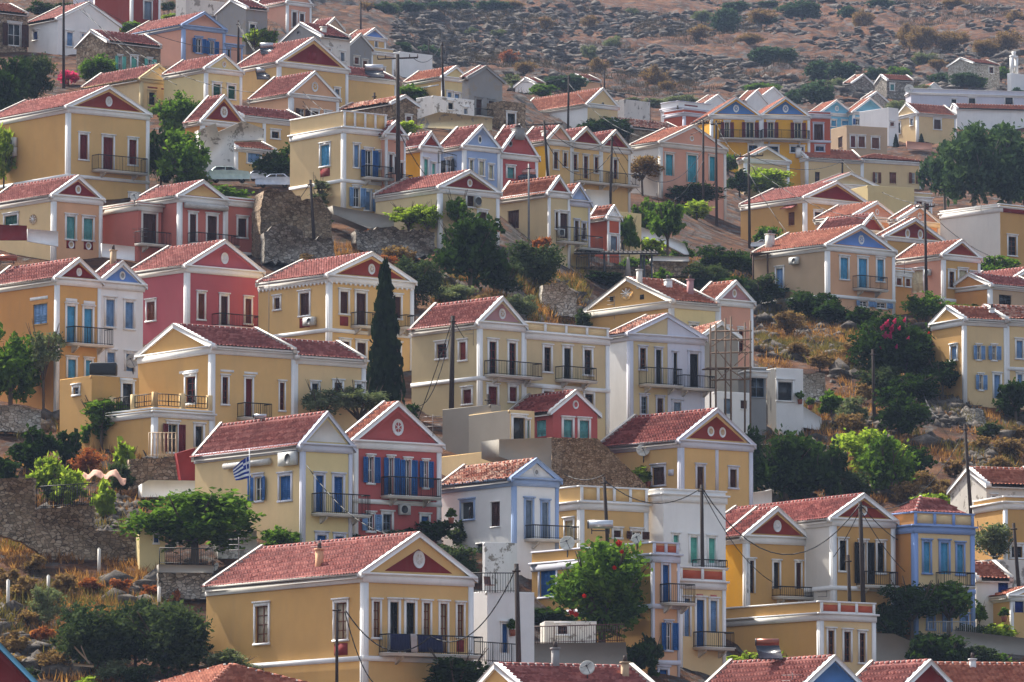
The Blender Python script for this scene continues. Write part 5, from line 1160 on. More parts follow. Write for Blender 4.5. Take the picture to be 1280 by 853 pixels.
X, Y, Z = sample(16000, FAR); k = fbm(X / 20, Y / 30, 15, 3) > .5; grass('hillside_scrub', X[k], Y[k], Z[k], 1.0, LM['scrub'], 'low olive brown scrub between the far hillside boulders', 10)
for i, (x, y0, y1, hw, k) in enumerate(((60, 225, 300, 40, 'bright'), (150, 250, 320, 36, 'olive'), (320, 300, 350, 30, 'rust'), (230, 385, 440, 34, 'dry'))): tree('11', x, y0, y1, hw, k, ('growing from the left shoulder of the ruined rubble wall', 'growing from the middle of the ruined rubble wall', 'on the lower terrace of the ruined rubble wall', 'under the lower terrace of the ruined wall')[i], dD=-5)
# ---------------------------------------------------------------- stone walls, terraces, fences
bpy.context.view_layer.update(); DEPS = bpy.context.evaluated_depsgraph_get()
EYE = Vector((0, 0, CZ))
def hit(t, x, y):
    d = Vector(ray(TX(t, x), TY(t, y))).normalized(); ok, loc, nrm, idx, ob, _ = SC.ray_cast(DEPS, EYE, d)
    while ob and ob.parent: ob = ob.parent
    return (loc if ok else None), ob
class Plane:
    def __init__(s, t, x, y, th, D=None, dD=0):
        s.t = t; s.D = (D or Dm(TX(t, x), TY(t, y))) + dD; s.O = P(TX(t, x), TY(t, y), s.D); a = R(th); s.d = Vector((math.cos(a), math.sin(a), 0)); s.n = Vector((math.sin(a), -math.cos(a), 0))
    def __call__(s, x, y, t=None):
        r = Vector(ray(TX(t or s.t, x), TY(t or s.t, y))); k = s.n.dot(s.O - EYE) / s.n.dot(r); return EYE + r * k
def wallthing(t, pts, bx, by, th, mat, label, name='stone_wall', cat='wall', thick=1.2, D=None, dD=0, down=2.5):
    pl = Plane(t, bx, by, th, D, dD)
    if 'stone' in mat.name:
        rr = random.Random(int(bx + by)); q2 = []
        for (a, b_) in zip(pts, pts[1:] + pts[:1]):
            n = max(1, int(math.dist(a, b_) / 16)); q2 += [(a[0] + (b_[0] - a[0]) * i / n + rr.uniform(-3, 3), a[1] + (b_[1] - a[1]) * i / n + rr.uniform(-6, 6) * (2 if 'ruin' in label or 'crumbl' in label else .5)) for i in range(n)]
        pts = q2
    W = [pl(*p) for p in pts]
    m = MB(); m.prism(W, -pl.n * thick)
    o = m.build(name, mat); meta(o, label, cat, 'garden and retaining walls'); return pl, o
ST, SB, SLG = stonemat('grey', 3.6), stonemat('brown', 3.6), stonemat('light', 3.6)
wallthing('30', [(-60, 150), (-60, -93), (165, -95), (165, 50), (440, 32), (440, 150), (640, 153), (640, 300), (735, 300), (735, 460), (640, 440), (450, 400), (250, 300), (100, 200)], 300, 260, 8, SB, 'long brown rubble retaining wall rising in steps, left of the yellow utility hut')
wallthing('30', [(735, 345), (985, 345), (985, 470), (735, 460)], 860, 460, 8, ST, 'grey coursed stone wall with a pale concrete top, under the umbrella shaped tree')
wallthing('30', [(735, 306), (990, 312), (990, 346), (735, 344)], 860, 460, 8, plaster('concrete'), 'pale concrete band topping the stone wall under the umbrella shaped tree', name='concrete_wall', thick=1.4, dD=-.1)
wallthing('20', [(-40, 318), (90, 322), (190, 348), (190, 450), (-40, 440)], 80, 440, 5, SLG, 'short pale stone wall at the left edge beside the left edge tree')
wallthing('20', [(600, 572), (830, 560), (842, 690), (600, 720)], 720, 690, 10, SB, 'rough brown stone steps wall beneath the wooden fence')
wallthing('20', [(818, 545), (905, 520), (905, 672), (840, 672)], 860, 665, 36, plaster('maroon'), 'small maroon garden wall beside the pale yellow house', name='garden_wall', thick=.3, dD=-4)
wallthing('20', [(658, 685), (690, 668), (920, 672), (920, 745), (658, 748)], 780, 745, 10, plaster('white'), 'white rounded garden wall behind the umbrella shaped tree', name='garden_wall', thick=2)
wallthing('11', [(20, 190), (40, 112), (150, 100), (215, 150), (290, 128), (350, 205), (355, 425), (20, 415)], 200, 420, 15, SB, 'tall ruined rubble wall beneath the parked cars', thick=3)
wallthing('11', [(40, 300), (90, 262), (190, 270), (240, 330), (330, 318), (362, 350), (365, 440), (40, 440)], 200, 440, 10, ST, 'lower broken terrace of the ruined rubble wall', thick=2, dD=-2)
wallthing('11', [(355, 175), (640, 228), (640, 272), (525, 282), (360, 215)], 500, 300, 20, plaster('concrete', 1), 'sloping grey plastered wall beneath the tall parapet house', name='garden_wall', thick=2)
wallthing('11', [(460, 290), (650, 276), (828, 292), (828, 405), (620, 415), (470, 385)], 650, 400, 12, ST, 'crumbling grey stone wall right of the ruined rubble wall', thick=2)
wallthing('12', [(140, 545), (235, 528), (300, 590), (302, 690), (140, 680)], 220, 680, 12, SLG, 'pale stone buttress wall left of the star medallion gable')
wallthing('12', [(655, 432), (815, 432), (815, 505), (655, 500)], 735, 500, 5, SB, 'low brown stone wall at the right end of the canopy')
wallthing('12', [(652, 410), (820, 412), (820, 434), (652, 431)], 735, 500, 5, plaster('offwhite'), 'pale slab edge on the low brown stone wall', name='terrace_slab', cat='slab', thick=2.5, dD=-.1)
wallthing('12', [(560, 300), (590, 272), (700, 308), (800, 352), (822, 402), (800, 402), (700, 350), (560, 335)], 700, 380, 10, plaster('white'), 'long white stair wall stepping down right of the canopy', name='stair_wall', thick=.5)
wallthing('12', [(275, 460), (500, 455), (640, 470), (640, 535), (275, 535)], 450, 530, 5, SB, 'shadowed brown wall under the long canopy')
wallthing('00', [(918, 605), (1000, 572), (1012, 612), (1125, 562), (1224, 598), (1224, 650), (1085, 655), (1085, 800), (940, 800)], 1000, 800, 20, plaster('offwhite', 1), 'ruined whitewashed wall with jagged top, left of the tiny tiled hut', name='ruined_wall', thick=1, dD=-7)
wallthing('22', [(183, 472), (395, 476), (470, 545), (620, 690), (620, 740), (183, 740)], 400, 720, 34, stonemat('brown', 5.0), 'sloping brown pebbled wall under the small maroon house', thick=2, dD=-10)
wallthing('22', [(-60, 480), (183, 472), (183, 640), (-60, 560)], 60, 640, 34, plaster('concrete'), 'plain beige concrete wall left of the sloping pebbled wall', name='concrete_wall', thick=2, dD=-10.5)
wallthing('22', [(685, 722), (815, 722), (900, 690), (1000, 700), (1020, 692), (1060, 700), (1085, 732), (1180, 718), (1205, 712), (1205, 800), (990, 800), (685, 800)], 1000, 800, 30, plaster('white'), 'white garden wall with curved raised steps, under the two ring gable house', name='garden_wall', thick=.4, dD=-4)
wallthing('33', [(525, 625), (620, 628), (700, 662), (840, 770), (525, 790)], 640, 770, 15, plaster('concrete', 1), 'grey weathered concrete ramp wall beneath the twin trunk trees', name='concrete_wall', thick=2)
wallthing('33', [(900, 612), (1060, 630), (1240, 650), (1240, 730), (900, 700)], 1050, 720, 10, plaster('concrete', 1), 'pale grey terrace wall at the lower right', name='concrete_wall', thick=.5)
wallthing('33', [(988, 282), (1060, 292), (1060, 360), (988, 350)], 1020, 350, 10, SB, 'small rubble wall beside the weathered grey white house')
wallthing('32', [(76, 672), (528, 668), (540, 815), (76, 800)], 300, 800, 5, plaster('concrete', 1), 'grey concrete terrace wall below the big red blossomed tree', name='concrete_wall', thick=7, D=361)
wallthing('23', [(20, 298), (160, 300), (285, 380), (285, 440), (120, 410), (20, 385)], 150, 400, 15, plaster('white'), 'white terrace wall stepping down right of the scaffolding', name='terrace_wall', thick=2, dD=-2)
wallthing('23', [(160, 180), (300, 170), (312, 300), (195, 310)], 240, 300, 12, SLG, 'pale dry stone wall right of the glass veranda')
wallthing('10', [(-40, 262), (125, 268), (125, 335), (-40, 335)], 60, 420, 10, plaster('maroon'), 'crimson garden wall at the left edge below the teal shuttered house', name='garden_wall', thick=.3, dD=-7)
wallthing('10', [(127, 282), (270, 295), (270, 365), (127, 340)], 200, 420, 10, plaster('white'), 'white garden wall beside the crimson garden wall', name='garden_wall', thick=.3, dD=-6)
wallthing('10', [(472, 350), (625, 366), (625, 432), (472, 412)], 550, 440, 20, plaster('white'), 'white parapet wall with crimson panels before the coral annex', name='parapet_wall', thick=.3, dD=-6)
wallthing('01', [(848, 520), (1095, 548), (1095, 605), (700, 590), (680, 575)], 900, 600, 8, plaster('beige', 1), 'long beige terrace wall behind the light blue house', name='terrace_wall', thick=.4)
wallthing('13', [(-20, 260), (95, 252), (250, 272), (250, 305), (-20, 312)], 100, 312, 12, plaster('orange'), 'orange terrace wall in front of the broad crimson pediment house', name='terrace_wall', thick=.4, dD=-2)
wallthing('13', [(820, 345), (870, 345), (870, 420), (820, 420)], 840, 420, 12, plaster('offwhite'), 'short pale boundary wall beneath the long grey walled house', name='garden_wall', thick=.4) if False else None
wallthing('30', [(1010, 160), (1190, 150), (1190, 280), (1010, 280)], 1100, 290, 10, plaster('offwhite', 1), 'grey white shed wall under the umbrella shaped tree', name='shed_wall', thick=2, dD=2)
wallthing('12', [(340, 100), (450, 105), (452, 175), (340, 190)], 400, 400, 30, plaster('offwhite'), 'plain white wall behind the light blue pediment house', name='garden_wall', thick=.5, dD=14)
wallthing('03', [(680, 655), (798, 665), (798, 695), (680, 690)], 740, 695, 15, plaster('salmon'), 'salmon panelled terrace wall below the beige house with white gable', name='terrace_wall', thick=.3)
# crimson panels on the white parapet, painted boxes kept as parts
def fence(t, x0, y0, x1, y1, hgt, bx, by, th, label, mat='siron', dD=0, step=.13, name='railing', posts=False, r=.014, D=None):
    pl = Plane(t, bx, by, th, D, dD=dD); A, B = pl(x0, y0), pl(x1, y1); m = MB(); L = (B - A).length; n = max(2, int(L / step)); h = hgt
    up = Vector((0, 0, 1)); m.bar(A + up * h, B + up * h, .03); m.bar(A + up * .1, B + up * .1, .02)
    for i in range(n + 1): q = A.lerp(B, i / n); m.bar(q, q + up * h, r if i % 9 else .032)
    o = m.build(name, paint(mat)); meta(o, label, 'railing' if name == 'railing' else 'fence', 'railings and fences'); return o
fence('30', 170, 48, 440, 30, 1.3, 300, 260, 8, 'black spiked railing on top of the stepped retaining wall', dD=-.2)
fence('30', 740, 306, 985, 310, .95, 860, 460, 8, 'dark railing on the concrete band under the umbrella shaped tree', dD=-.2)
fence('32', 0, 680, 520, 666, 1.0, 300, 800, 5, 'rusty brown railing on the concrete terrace under the big tree', 'sbrown', D=360.9)
fence('31', 1000, 438, 1205, 438, 1.1, 1072, 850, 30, 'thin dark railing on the white house terrace right of the front house', dD=-.2, step=.16)
fence('31', 1010, 755, 1225, 770, 1.1, 1072, 850, 30, 'dark stair railing low beside the white lower house', dD=-1.5)
fence('20', 690, 560, 815, 560, 1.5, 720, 690, 10, 'weathered wooden slat fence below the terrace building', 'tan', name='wooden_fence', step=.22, r=.05)
fence('33', 780, 640, 1000, 640, .9, 900, 700, 10, 'thin grey railing before the blue cornice house', 'grey')
fence('23', 20, 300, 160, 300, 1.0, 150, 400, 15, 'pale railing of the veranda terrace', 'grey', dD=-2.2)
fence('11', 845, -20, 930, 0, 1.0, 900, 345, 30, 'dark balcony railing left of the crimson pediment beige house', dD=6)
fence('12', 300, 470, 520, 470, 1.0, 420, 530, 5, 'dark railing under the long canopy', dD=-2)
# terrace railing with black panels: part of the terrace building
T_ = HOUSES['terrace']; mb_ = MB(); mp_ = MB()
for (axis, ln) in (('F', T_['w']), ('L', T_['l'])):
    n = max(2, int(ln / 2.0)); zt = T_['ze'] + T_['rise'] + .1
    for i in range(n + 1):
        u = i * (ln - .3) / n; A = (lambda a, o, z: (a, o, z)) if axis == 'F' else (lambda a, o, z: (o, a, z)); c = A(u, 0, 0)
        mb_.box(c[0], c[0] + .3, c[1], c[1] + .3, zt, zt + 1.0)
        if i < n:
            d = A(u + (ln - .3) / n, 0, 0)
            for zz in (.15, .45, .9): mp_.bar(A(u + .3, .15, zt + zz), A(u + (ln - .3) / n, .15, zt + zz), .03)
            for k in range(9): q = u + .3 + k * ((ln - .3) / n - .3) / 8; mp_.bar(A(q, .15, zt + .15), A(q, .15, zt + .9), .018 if k % 4 else .04)
o_ = mp_.build('terrace_railing', paint('siron'), T_['rt']); mb_.build('railing_posts', wallmat('cream'), o_)
# blue cloth on the front balcony
FH = FRONT; 
def cloth(h, u0, u1, z0, z1, out, col, name, label, cat):
    m = MB(); n = 26; V = np.array([[(u0 + (u1 - u0) * i / n, -out - .03 * math.sin(i * 1.9) - .02 * j, z1 + (z0 - z1) * j / 4) for i in range(n + 1)] for j in range(5)]); m.grid(V.reshape(-1, 3), n + 1, 5)
    o = m.build(name, col, None, True); o.location = h['rt'].location; o.rotation_euler = h['rt'].rotation_euler; md = o.modifiers.new('t', 'SOLIDIFY'); md.thickness = .01; meta(o, label, cat, None); return o
bz = [c for c in FH['rt'].children if c.name.startswith('balcony')][0]; bzs = max(v.co.z for v in bz.data.vertices); u_ = [v.co.x for v in bz.data.vertices]; ua, ub = min(u_), max(u_)
cloth(FH, ua + .1, ua + (ub - ua) * .22, bzs + .08, bzs + .98, 1.0, plain('navy_cloth', (20, 26, 62), .9), 'cloth', 'navy blue cloth tied along the left part of the front balcony railing', 'cloth')
cloth(FH, ua + (ub - ua) * .3, ua + (ub - ua) * .56, bzs + .08, bzs + .95, 1.0, plain('navy_cloth', (20, 26, 62), .9), 'cloth', 'second navy blue cloth in the middle of the front balcony railing', 'cloth')
cloth(FH, ua + (ub - ua) * .225, ua + (ub - ua) * .29, bzs + .02, bzs + 1.02, 1.02, plain('spotted_towel', (190, 180, 176), .9), 'towel', 'pale spotted towel hanging between the two navy cloths', 'towel')

# ---------------------------------------------------------------- poles and cables
POLES = {}
def pole(key, x0, y0, x1, y1, label, r=.14, arm=0, D=None, metal=0, lamp=0):
    D = D or Dm(x1, y1); top, bot = P(x0, y0, D), P(x1, y1, D); g = float(gz(bot.x, bot.y)); dirv = (top - bot).normalized(); bot2 = bot - dirv * max(.5, (bot.z - g) / max(.5, dirv.z) + .5)
    rt = root('lamp_post' if lamp else 'utility_pole', tuple(bot), 0, label, 'pole', 'utility poles'); m = MB(); m.bar(bot2 - bot, top - bot, r * 1.1, 8, r * .75); m.build('post', plain('galvanised', (130, 132, 134), .5) if metal else plain('creosoted_wood', (52, 38, 32), .9), rt)
    t = top - bot
    if arm:
        m = MB(); m.bar(t + Vector((-arm, .2, -.35)), t + Vector((arm, -.2, -.3)), .07); m.build('crossarm', plain('creosoted_wood', (52, 38, 32), .9), rt)
        for k in (-1, -.6, .6, 1): m = MB(); m.bar(t + Vector((arm * k, -.2 * k, -.3)), t + Vector((arm * k, -.2 * k, .0)), .05, 6, .03); m.build('insulator', plain('insulator', (90, 70, 60), .3), rt)
    else:
        m = MB(); m.bar(t + Vector((-.22, -.15, -.4)), t + Vector((.22, -.15, -.4)), .05); m.build('bracket', plain('creosoted_wood', (52, 38, 32), .9), rt)
    if lamp:
        m = MB(); m.bar(t + Vector((0, 0, lamp)), t + Vector((-1.6, -.5, lamp + .3)), .035); a = m.build('lamp_arm', plain('galvanised', (130, 132, 134), .5), rt); m = MB(); m.bar(t + Vector((-1.5, -.5, lamp + .3)), t + Vector((-2.1, -.6, lamp + .05)), .1, 8, .2); m.build('lamp_head', plain('lamp_head', (170, 170, 168), .5), rt)
    POLES[key] = (top, D); return rt
PL = [(1, 79.5, -20, 79.5, 107, 'tall dark pole before the white house at the top left', 0), (2, 298, 26, 298, 86, 'dark pole right of the peach house with blue cornice', 0), (3, 451, 1, 451, 40, 'slim pole against the rocky hill above the blue pediment house', 0),
 (4, 497, 68, 498, 266, 'tallest dark pole with a wide crossarm beside the yellow parapet house', 1.6), (5, 366, 98, 366, 142, 'short dark pole before the white diamond gable', 0), (6, 468, 116, 469, 148, 'stubby pole beside the stone barn', 0),
 (7, 536, 46, 536, 90, 'left one of the ridge poles behind the yellow ridge house', 0), (8, 552, 52, 555, 140, 'long ridge pole in front of the yellow ridge house', 0), (9, 557, 57, 558, 86, 'short pole right behind the long ridge pole', 0), (91, 518, 47, 518, 66, 'smallest ridge pole left of the others', 0),
 (10, 388, 225, 394, 325, 'leaning pole before the ruined rubble wall', 0), (11, 711, 94, 710, 165, 'pole before the big white side walled house', 0), (12, 755, 88, 756, 117, 'small pole behind the cream gable with oval vent', 0), (13, 680, 151, 685, 224, 'leaning pole with crossarm at the left of the triple gabled row', 1.6),
 (14, 812, 123, 812, 150, 'distant pole in the scrub below the rocky hill', 0), (15, 847, 132, 848, 153, 'distant pole left of the terracotta house', 0), (16, 765, 170, 763, 250, 'pole before the triple gabled row', 0), (17, 879, 150, 879, 300, 'left one of the two tall poles beside the pink fronted house', .5), (18, 895, 151, 896, 296, 'right one of the two tall poles beside the pink fronted house', .5),
 (19, 936, 191, 937, 306, 'pole with crossarm left of the broad crimson pediment house', 1.3), (20, 972, 179, 972, 211, 'short pole below the deep yellow houses', 0), (21, 1053, 200, 1053, 233, 'pole standing before the beige tiled row', 0), (22, 1156, 254, 1158, 362, 'pole with crossarm before the orange house', .8),
 (23, 566, 395, 564, 532, 'tall black pole before the lilac pediment house', 0), (24, 610, 493, 612, 566, 'slim grey pole left of the awning room', 0), (25, 755, 596, 758, 652, 'pole leaning before the yellow panelled parapet', 0), (26, 877, 606, 878, 709, 'dark pole before the mint shuttered house', 0), (27, 1091, 437, 1093, 526, 'dark pole in the dry grass left of the oleander like bush', 0),
 (28, 1133, 395, 1133, 485, 'dark pole in front of the magenta bougainvillea', 0), (29, 1206, 530, 1217, 692, 'long leaning pole right of the blue cornice house', 0), (30, 1075, 627, 1079, 752, 'thick dark pole before the iron barred house', 0), (31, 1060, 694, 1062, 752, 'thin short pole left of the thick dark pole', 0),
 (32, 1267, 654, 1276, 768, 'leaning pole before the white cottage at the right edge', 0), (33, 645.5, 705, 649, 860, 'brown pole right of the front house balcony', 0), (35, 1192, 60, 1192, 62, '', 0)]
for (k, x0, y0, x1, y1, lab, arm) in PL:
    if not lab: continue
    D = None
    if k == 33: D = FRONT['D'] - 6
    if k in (30, 31): D = HOUSES['barred']['D'] - 3 if k == 30 else HOUSES['barred']['D'] - 5
    if k == 26: D = HOUSES['minthouse']['D'] - 4
    if k == 25: D = HOUSES['yellowpanels']['D'] - 2
    if k == 23: D = HOUSES['lilacped']['D'] - 4
    if k == 4: D = HOUSES['yellowparapet']['D'] + 1
    if k == 16: D = HOUSES['tri1']['D'] - 3
    if k in (17, 18): D = HOUSES['turqhouse']['D'] - 5
    if k == 22: D = HOUSES['orangeright']['D'] - 3
    if k == 13: D = HOUSES['tri1']['D'] - 6
    if k == 11: D = None
    pole(k, x0, y0, x1, y1, lab, r={4: .2, 23: .19, 30: .17, 33: .17}.get(k, .14), arm=arm, D=D)
pole(34, 421, 754, 421, 900, 'slim street lamp post before the large front house', r=.1, D=FRONT['D'] - 5, lamp=-6.0 + 6 - 9.0 if False else -5.2)
pole(36, 661, 205, 661, 222, 'metal mast beside the rooftop water heater', r=.1, metal=1, D=HOUSES['heaterhouse']['D'] + 1)
NC = [0]
def cable(a, b, sag, label, r=.028, col=(24, 22, 24)):
    a, b = Vector(a), Vector(b); m = MB(); n = 14; pr = None
    for i in range(n + 1):
        t = i / n; q = a.lerp(b, t) + Vector((0, 0, -4 * sag * t * (1 - t)))
        if pr: m.bar(pr, q, r, 4)
        pr = q
    o = m.build('power_cable', plain('cable', col, .7)); meta(o, label, 'cable', 'overhead cables')
def PP(t, x, y, D): return P(TX(t, x), TY(t, y), D)
W = lambda k, dz=-.2, dx=0: POLES[k][0] + Vector((dx, -.2, dz))
cable(W(1), W(2, -3), 1.5, 'long cable from the top left pole to the pole by the peach house'); cable(W(1), PP('00', 820, 395, 560), 1.0, 'cable from the top left pole down past the beige house')
cable(W(1, -1), PP('00', 1180, 430, 552), 2.0, 'lower cable crossing the green shuttered house'); cable(W(2), W(5), 1.2, 'cable from the peach house pole to the short pole before the diamond gable')
cable(W(5), W(4, -6), 1.6, 'cable from the short pole to the tallest pole'); cable(W(5, -.6), W(4, -7), 2.6, 'slack cable under the short pole'); cable(W(2, -.5), W(4, -5), 4, 'long slack cable towards the tallest pole')
cable(W(4, -.3, 1.2), W(8), 1, 'cable from the tallest pole to the long ridge pole'); cable(W(4, -6), PP('02', 60, 720, 540), 5, 'thick slack cable from the tallest pole over the light blue house', .034)
cable(W(8), W(11), 2, 'cable from the ridge pole to the pole before the big white house'); cable(W(7), W(8), .3, 'short cable between two ridge poles'); cable(W(13), W(16), 1.6, 'upper cable along the triple gabled row'); cable(W(13, -1.5), W(16, -1.5), 2.6, 'lower cable along the triple gabled row')
cable(W(16), W(17, -3), 3.5, 'upper slack cable before the pink fronted house'); cable(W(16, -1), W(17, -4), 4.6, 'lower slack cable before the pink fronted house'); cable(W(11, -1), W(17, -1), 3, 'long cable above the ruined roof'); cable(W(17), W(18), .2, 'short cable between the two tall poles')
cable(W(18), W(19), 1.2, 'cable from the tall poles to the crossarm pole'); cable(W(19), W(21), 1.2, 'cable over the beige tiled row'); cable(W(19, -1), W(22, -1), 2.2, 'long cable over the peach pediments'); cable(W(21), W(22), 1, 'short cable above the peach pediments'); cable(W(22, -.4), PP('13', 1224, 440, 600), 1.2, 'cable leaving towards the right edge above the orange house')
cable(W(19, -2), PP('13', 640, 630, 545), 3, 'thick cable over the blue pediment house roof', .032); cable(W(10), PP('10', 1224, 220, 500), 1, 'cable from the leaning pole to the left')
cable(W(23), PP('21', 560, 820, 430), .8, 'cable from the black pole to the maroon pediment house'); cable(W(23), PP('22', -90, 80, 442), .8, 'cable from the black pole to the lilac pediment house'); cable(W(23, -.5), PP('21', 720, 310, 425), 2, 'drooping cable left of the black pole')
cable(PP('21', 650, 250, 438), PP('21', 1224, 620, 405), 1.0, 'thick black cable descending past the concrete garden wall', .034); cable(PP('22', 60, 425, 430), W(25, .1), 1.5, 'black cable sloping to the leaning pole by the yellow parapet', .032)
cable(W(25), W(26), 1.2, 'black cable between the two central poles', .032); cable(W(26), W(30), 3.6, 'long black cable from the central pole to the barred house pole', .034); cable(W(30), PP('33', 995, 185, 415), 1.8, 'black cable across the blue cornice house', .034)
cable(PP('33', 995, 185, 415), W(32, -1), 1.2, 'cable to the leaning right edge pole', .032); cable(W(26, -.3), PP('33', 60, 390, 400), .8, 'thin cable down to the ringed gable house'); cable(W(30, -.5), PP('33', 228, 390, 402), .6, 'thin cable slanting left of the barred house'); cable(W(30, -.5), PP('33', 700, 365, 402), .4, 'thin cable slanting right of the barred house')
cable(W(33), PP('31', 810, 640, FRONT['D'] - 2), 1.6, 'black cable drooping to the front house balcony', .034); cable(PP('31', 810, 640, FRONT['D'] - 2), PP('31', 415, 520, FRONT['D'] - 2), 1.4, 'black cable running before the six tall windows', .034)
cable(PP('31', 413, 530, FRONT['D'] - 4), PP('31', 550, 860, FRONT['D'] - 4), .6, 'pale cable falling from the street lamp post', .03, (200, 196, 190)); cable(PP('23', 690, -10, 500), PP('23', 830, 380, 470), 1.5, 'pale cable hanging down the bare slope', .04, (190, 186, 180))
cable(PP('21', 235, 600, 372), PP('31', 690, 180, 360), 1.0, 'pale cable from the grey gable house to the front roof', .03, (190, 190, 190)); cable(W(29, -.5), W(30, -.2), 2, 'cable from the leaning pole to the thick pole')
# ---------------------------------------------------------------- rooftop fittings
ALU = plain('aluminium', (186, 188, 190), .35, .6); DISHM = plain('dish_enamel', (206, 202, 192), .5)
def dish(t, x, y, rad_px, label, y_base=None, face=(-.15, -1, .35)):
    loc, ob = hit(t, x, (y_base or y + rad_px) + 2)
    if loc is None: return
    D = loc.y - .3; c = P(TX(t, x), TY(t, y), D); r = rad_px / K / (F / D); f = Vector(face).normalized(); u = f.orthogonal().normalized(); w = f.cross(u)
    rt = root('satellite_dish', tuple(loc), 0, label, 'satellite dish', 'satellite dishes'); c = c - loc; m = MB(); n = 20
    V = np.array([[tuple(c + (u * math.cos(6.2832 * i / n) + w * math.sin(6.2832 * i / n)) * r * q + f * (r * .32 * q * q)) for i in range(n + 1)] for q in (.02, .35, .7, 1.0)]); m.grid(V.reshape(-1, 3), n + 1, 4)
    o = m.build('reflector', DISHM, rt, True); md = o.modifiers.new('s', 'SOLIDIFY'); md.thickness = .03
    m = MB(); e = c + f * r * .95; 
    for a in (1.2, 3.3, 5.4): m.bar(c + (u * math.cos(a) + w * math.sin(a)) * r * .95 + f * r * .3, e, .015)
    m.bar(e - f * .05, e + f * .12, .05, 6); m.build('feed_horn', plain('dark_metal', (60, 60, 64), .5), rt)
    m = MB(); m.bar(c, (0, 0, -.3), .04, 6); m.build('mast', plain('dark_metal', (60, 60, 64), .5), rt)
dish('10', 625, 135, 22, 'round satellite dish on the coral annex roof'); dish('20', 617, 120, 36, 'large cream satellite dish beside the water tank', face=(-.3, -1, .3)); dish('22', 610, 533, 32, 'large satellite dish before the brown door of the two ring gable house')
dish('32', 257, 212, 36, 'big grey satellite dish left of the blossoming tree'); dish('32', 580, 190, 26, 'pale satellite dish right of the rooftop water heater'); dish('32', 350, 790, 36, 'grey satellite dish on the bottom pink roof'); dish('30', 1006, 320, 20, 'cream satellite dish on the corner of the front house roof', face=(-.8, -.6, .3)); dish('03', 692, 415, 22, 'distant white satellite dish on the long white building')
def heater(t, x0, x1, y0, y1, label, col=(190, 190, 194), panel=1, ybase=None, text=None):
    loc, ob = hit(t, (x0 + x1) / 2, (ybase or y1) + 1)
    if loc is None: return
    D = loc.y - .1; A = P(TX(t, x0), TY(t, (y0 * .65 + y1 * .35)), D); B = P(TX(t, x1), TY(t, (y0 * .65 + y1 * .35)), D); r = abs(TY(t, y1) - TY(t, y0)) / (F / D) * .33
    rt = root('solar_water_heater', tuple(loc), 0, label, 'water heater', 'rooftop water heaters'); A, B = A - loc, B - loc; m = MB(); m.bar(A, B, r, 14); o = m.build('tank', plain('tank_%d' % col[0], col, .3, .5), rt)
    d = (B - A).normalized(); m = MB(); m.bar(A - d * .03, A + d * .04, r * 1.04, 14); m.build('end_cap', plain('dark_metal', (60, 60, 64), .5), o)
    if panel: m = MB(); c0, c1 = A + Vector((0, -.25, -r)), B + Vector((0, -.25, -r)); dn = Vector((.15, -1.1, -.75)); m.prism([c0, c1, c1 + dn, c0 + dn], (0, .02, -.07)); m.build('collector_panel', plain('collector', (40, 44, 56), .2), rt)
    m = MB(); 
    for q in (A.lerp(B, .15), A.lerp(B, .85)): m.bar(q, q + Vector((0, 0, -r * 2.2)), .03); m.bar(q + Vector((0, 0, -r * 2.2)), q + Vector((0, -.6, -r * 2.3)), .03)
    m.bar(A.lerp(B, .15) + Vector((0, 0, -r * 1.5)), A.lerp(B, .85) + Vector((0, 0, -r * 1.5)), .03); m.build('stand', plain('dark_metal', (60, 60, 64), .5), rt)
heater('01', 505, 590, 298, 345, 'white solar water heater on the plain yellow wing'); heater('01', 18, 80, 198, 236, 'solar water heater with white tank on the crimson pediment house'); heater('01', 0, 62, 314, 350, 'old water heater on the diamond gable house roof'); heater('12', 25, 110, 5, 45, 'pinkish water heater on the tiled roof under the mast', (200, 150, 140))
heater('32', 352, 468, 100, 160, 'white rooftop water heater with red lettering stripe behind the blossoming tree', (205, 208, 212), 0, 205); heater('33', -20, 88, 650, 700, 'copper coloured water tank on a red stand before the ochre side wall', (150, 84, 64), 1, 760); heater('10', -10, 78, 402, 445, 'steel water tank at the left edge under the vine', (150, 140, 150), 0, 470); heater('20', 1175, 1235, 362, 388, 'steel water tank behind the pale yellow house roof', (190, 200, 215), 0)
heater('01', 20, 80, 0, 1, '') if False else None
# black water tank
h_ = HOUSES['mustard']; loc, ob = hit('20', 470, 186)
if loc:
    D = loc.y; q = P(TX('20', 413), TY('20', 180), D); q2 = P(TX('20', 540), TY('20', 122), D); m = MB(); m.box(q.x, q2.x, D + .1, D + 1.3, q.z, q2.z); o = m.build('water_tank', plain('black_plastic', (22, 22, 24), .5)); bv = o.modifiers.new('b', 'BEVEL'); bv.width = .12; bv.segments = 3; meta(o, 'black rectangular water tank on the mustard block', 'water tank')
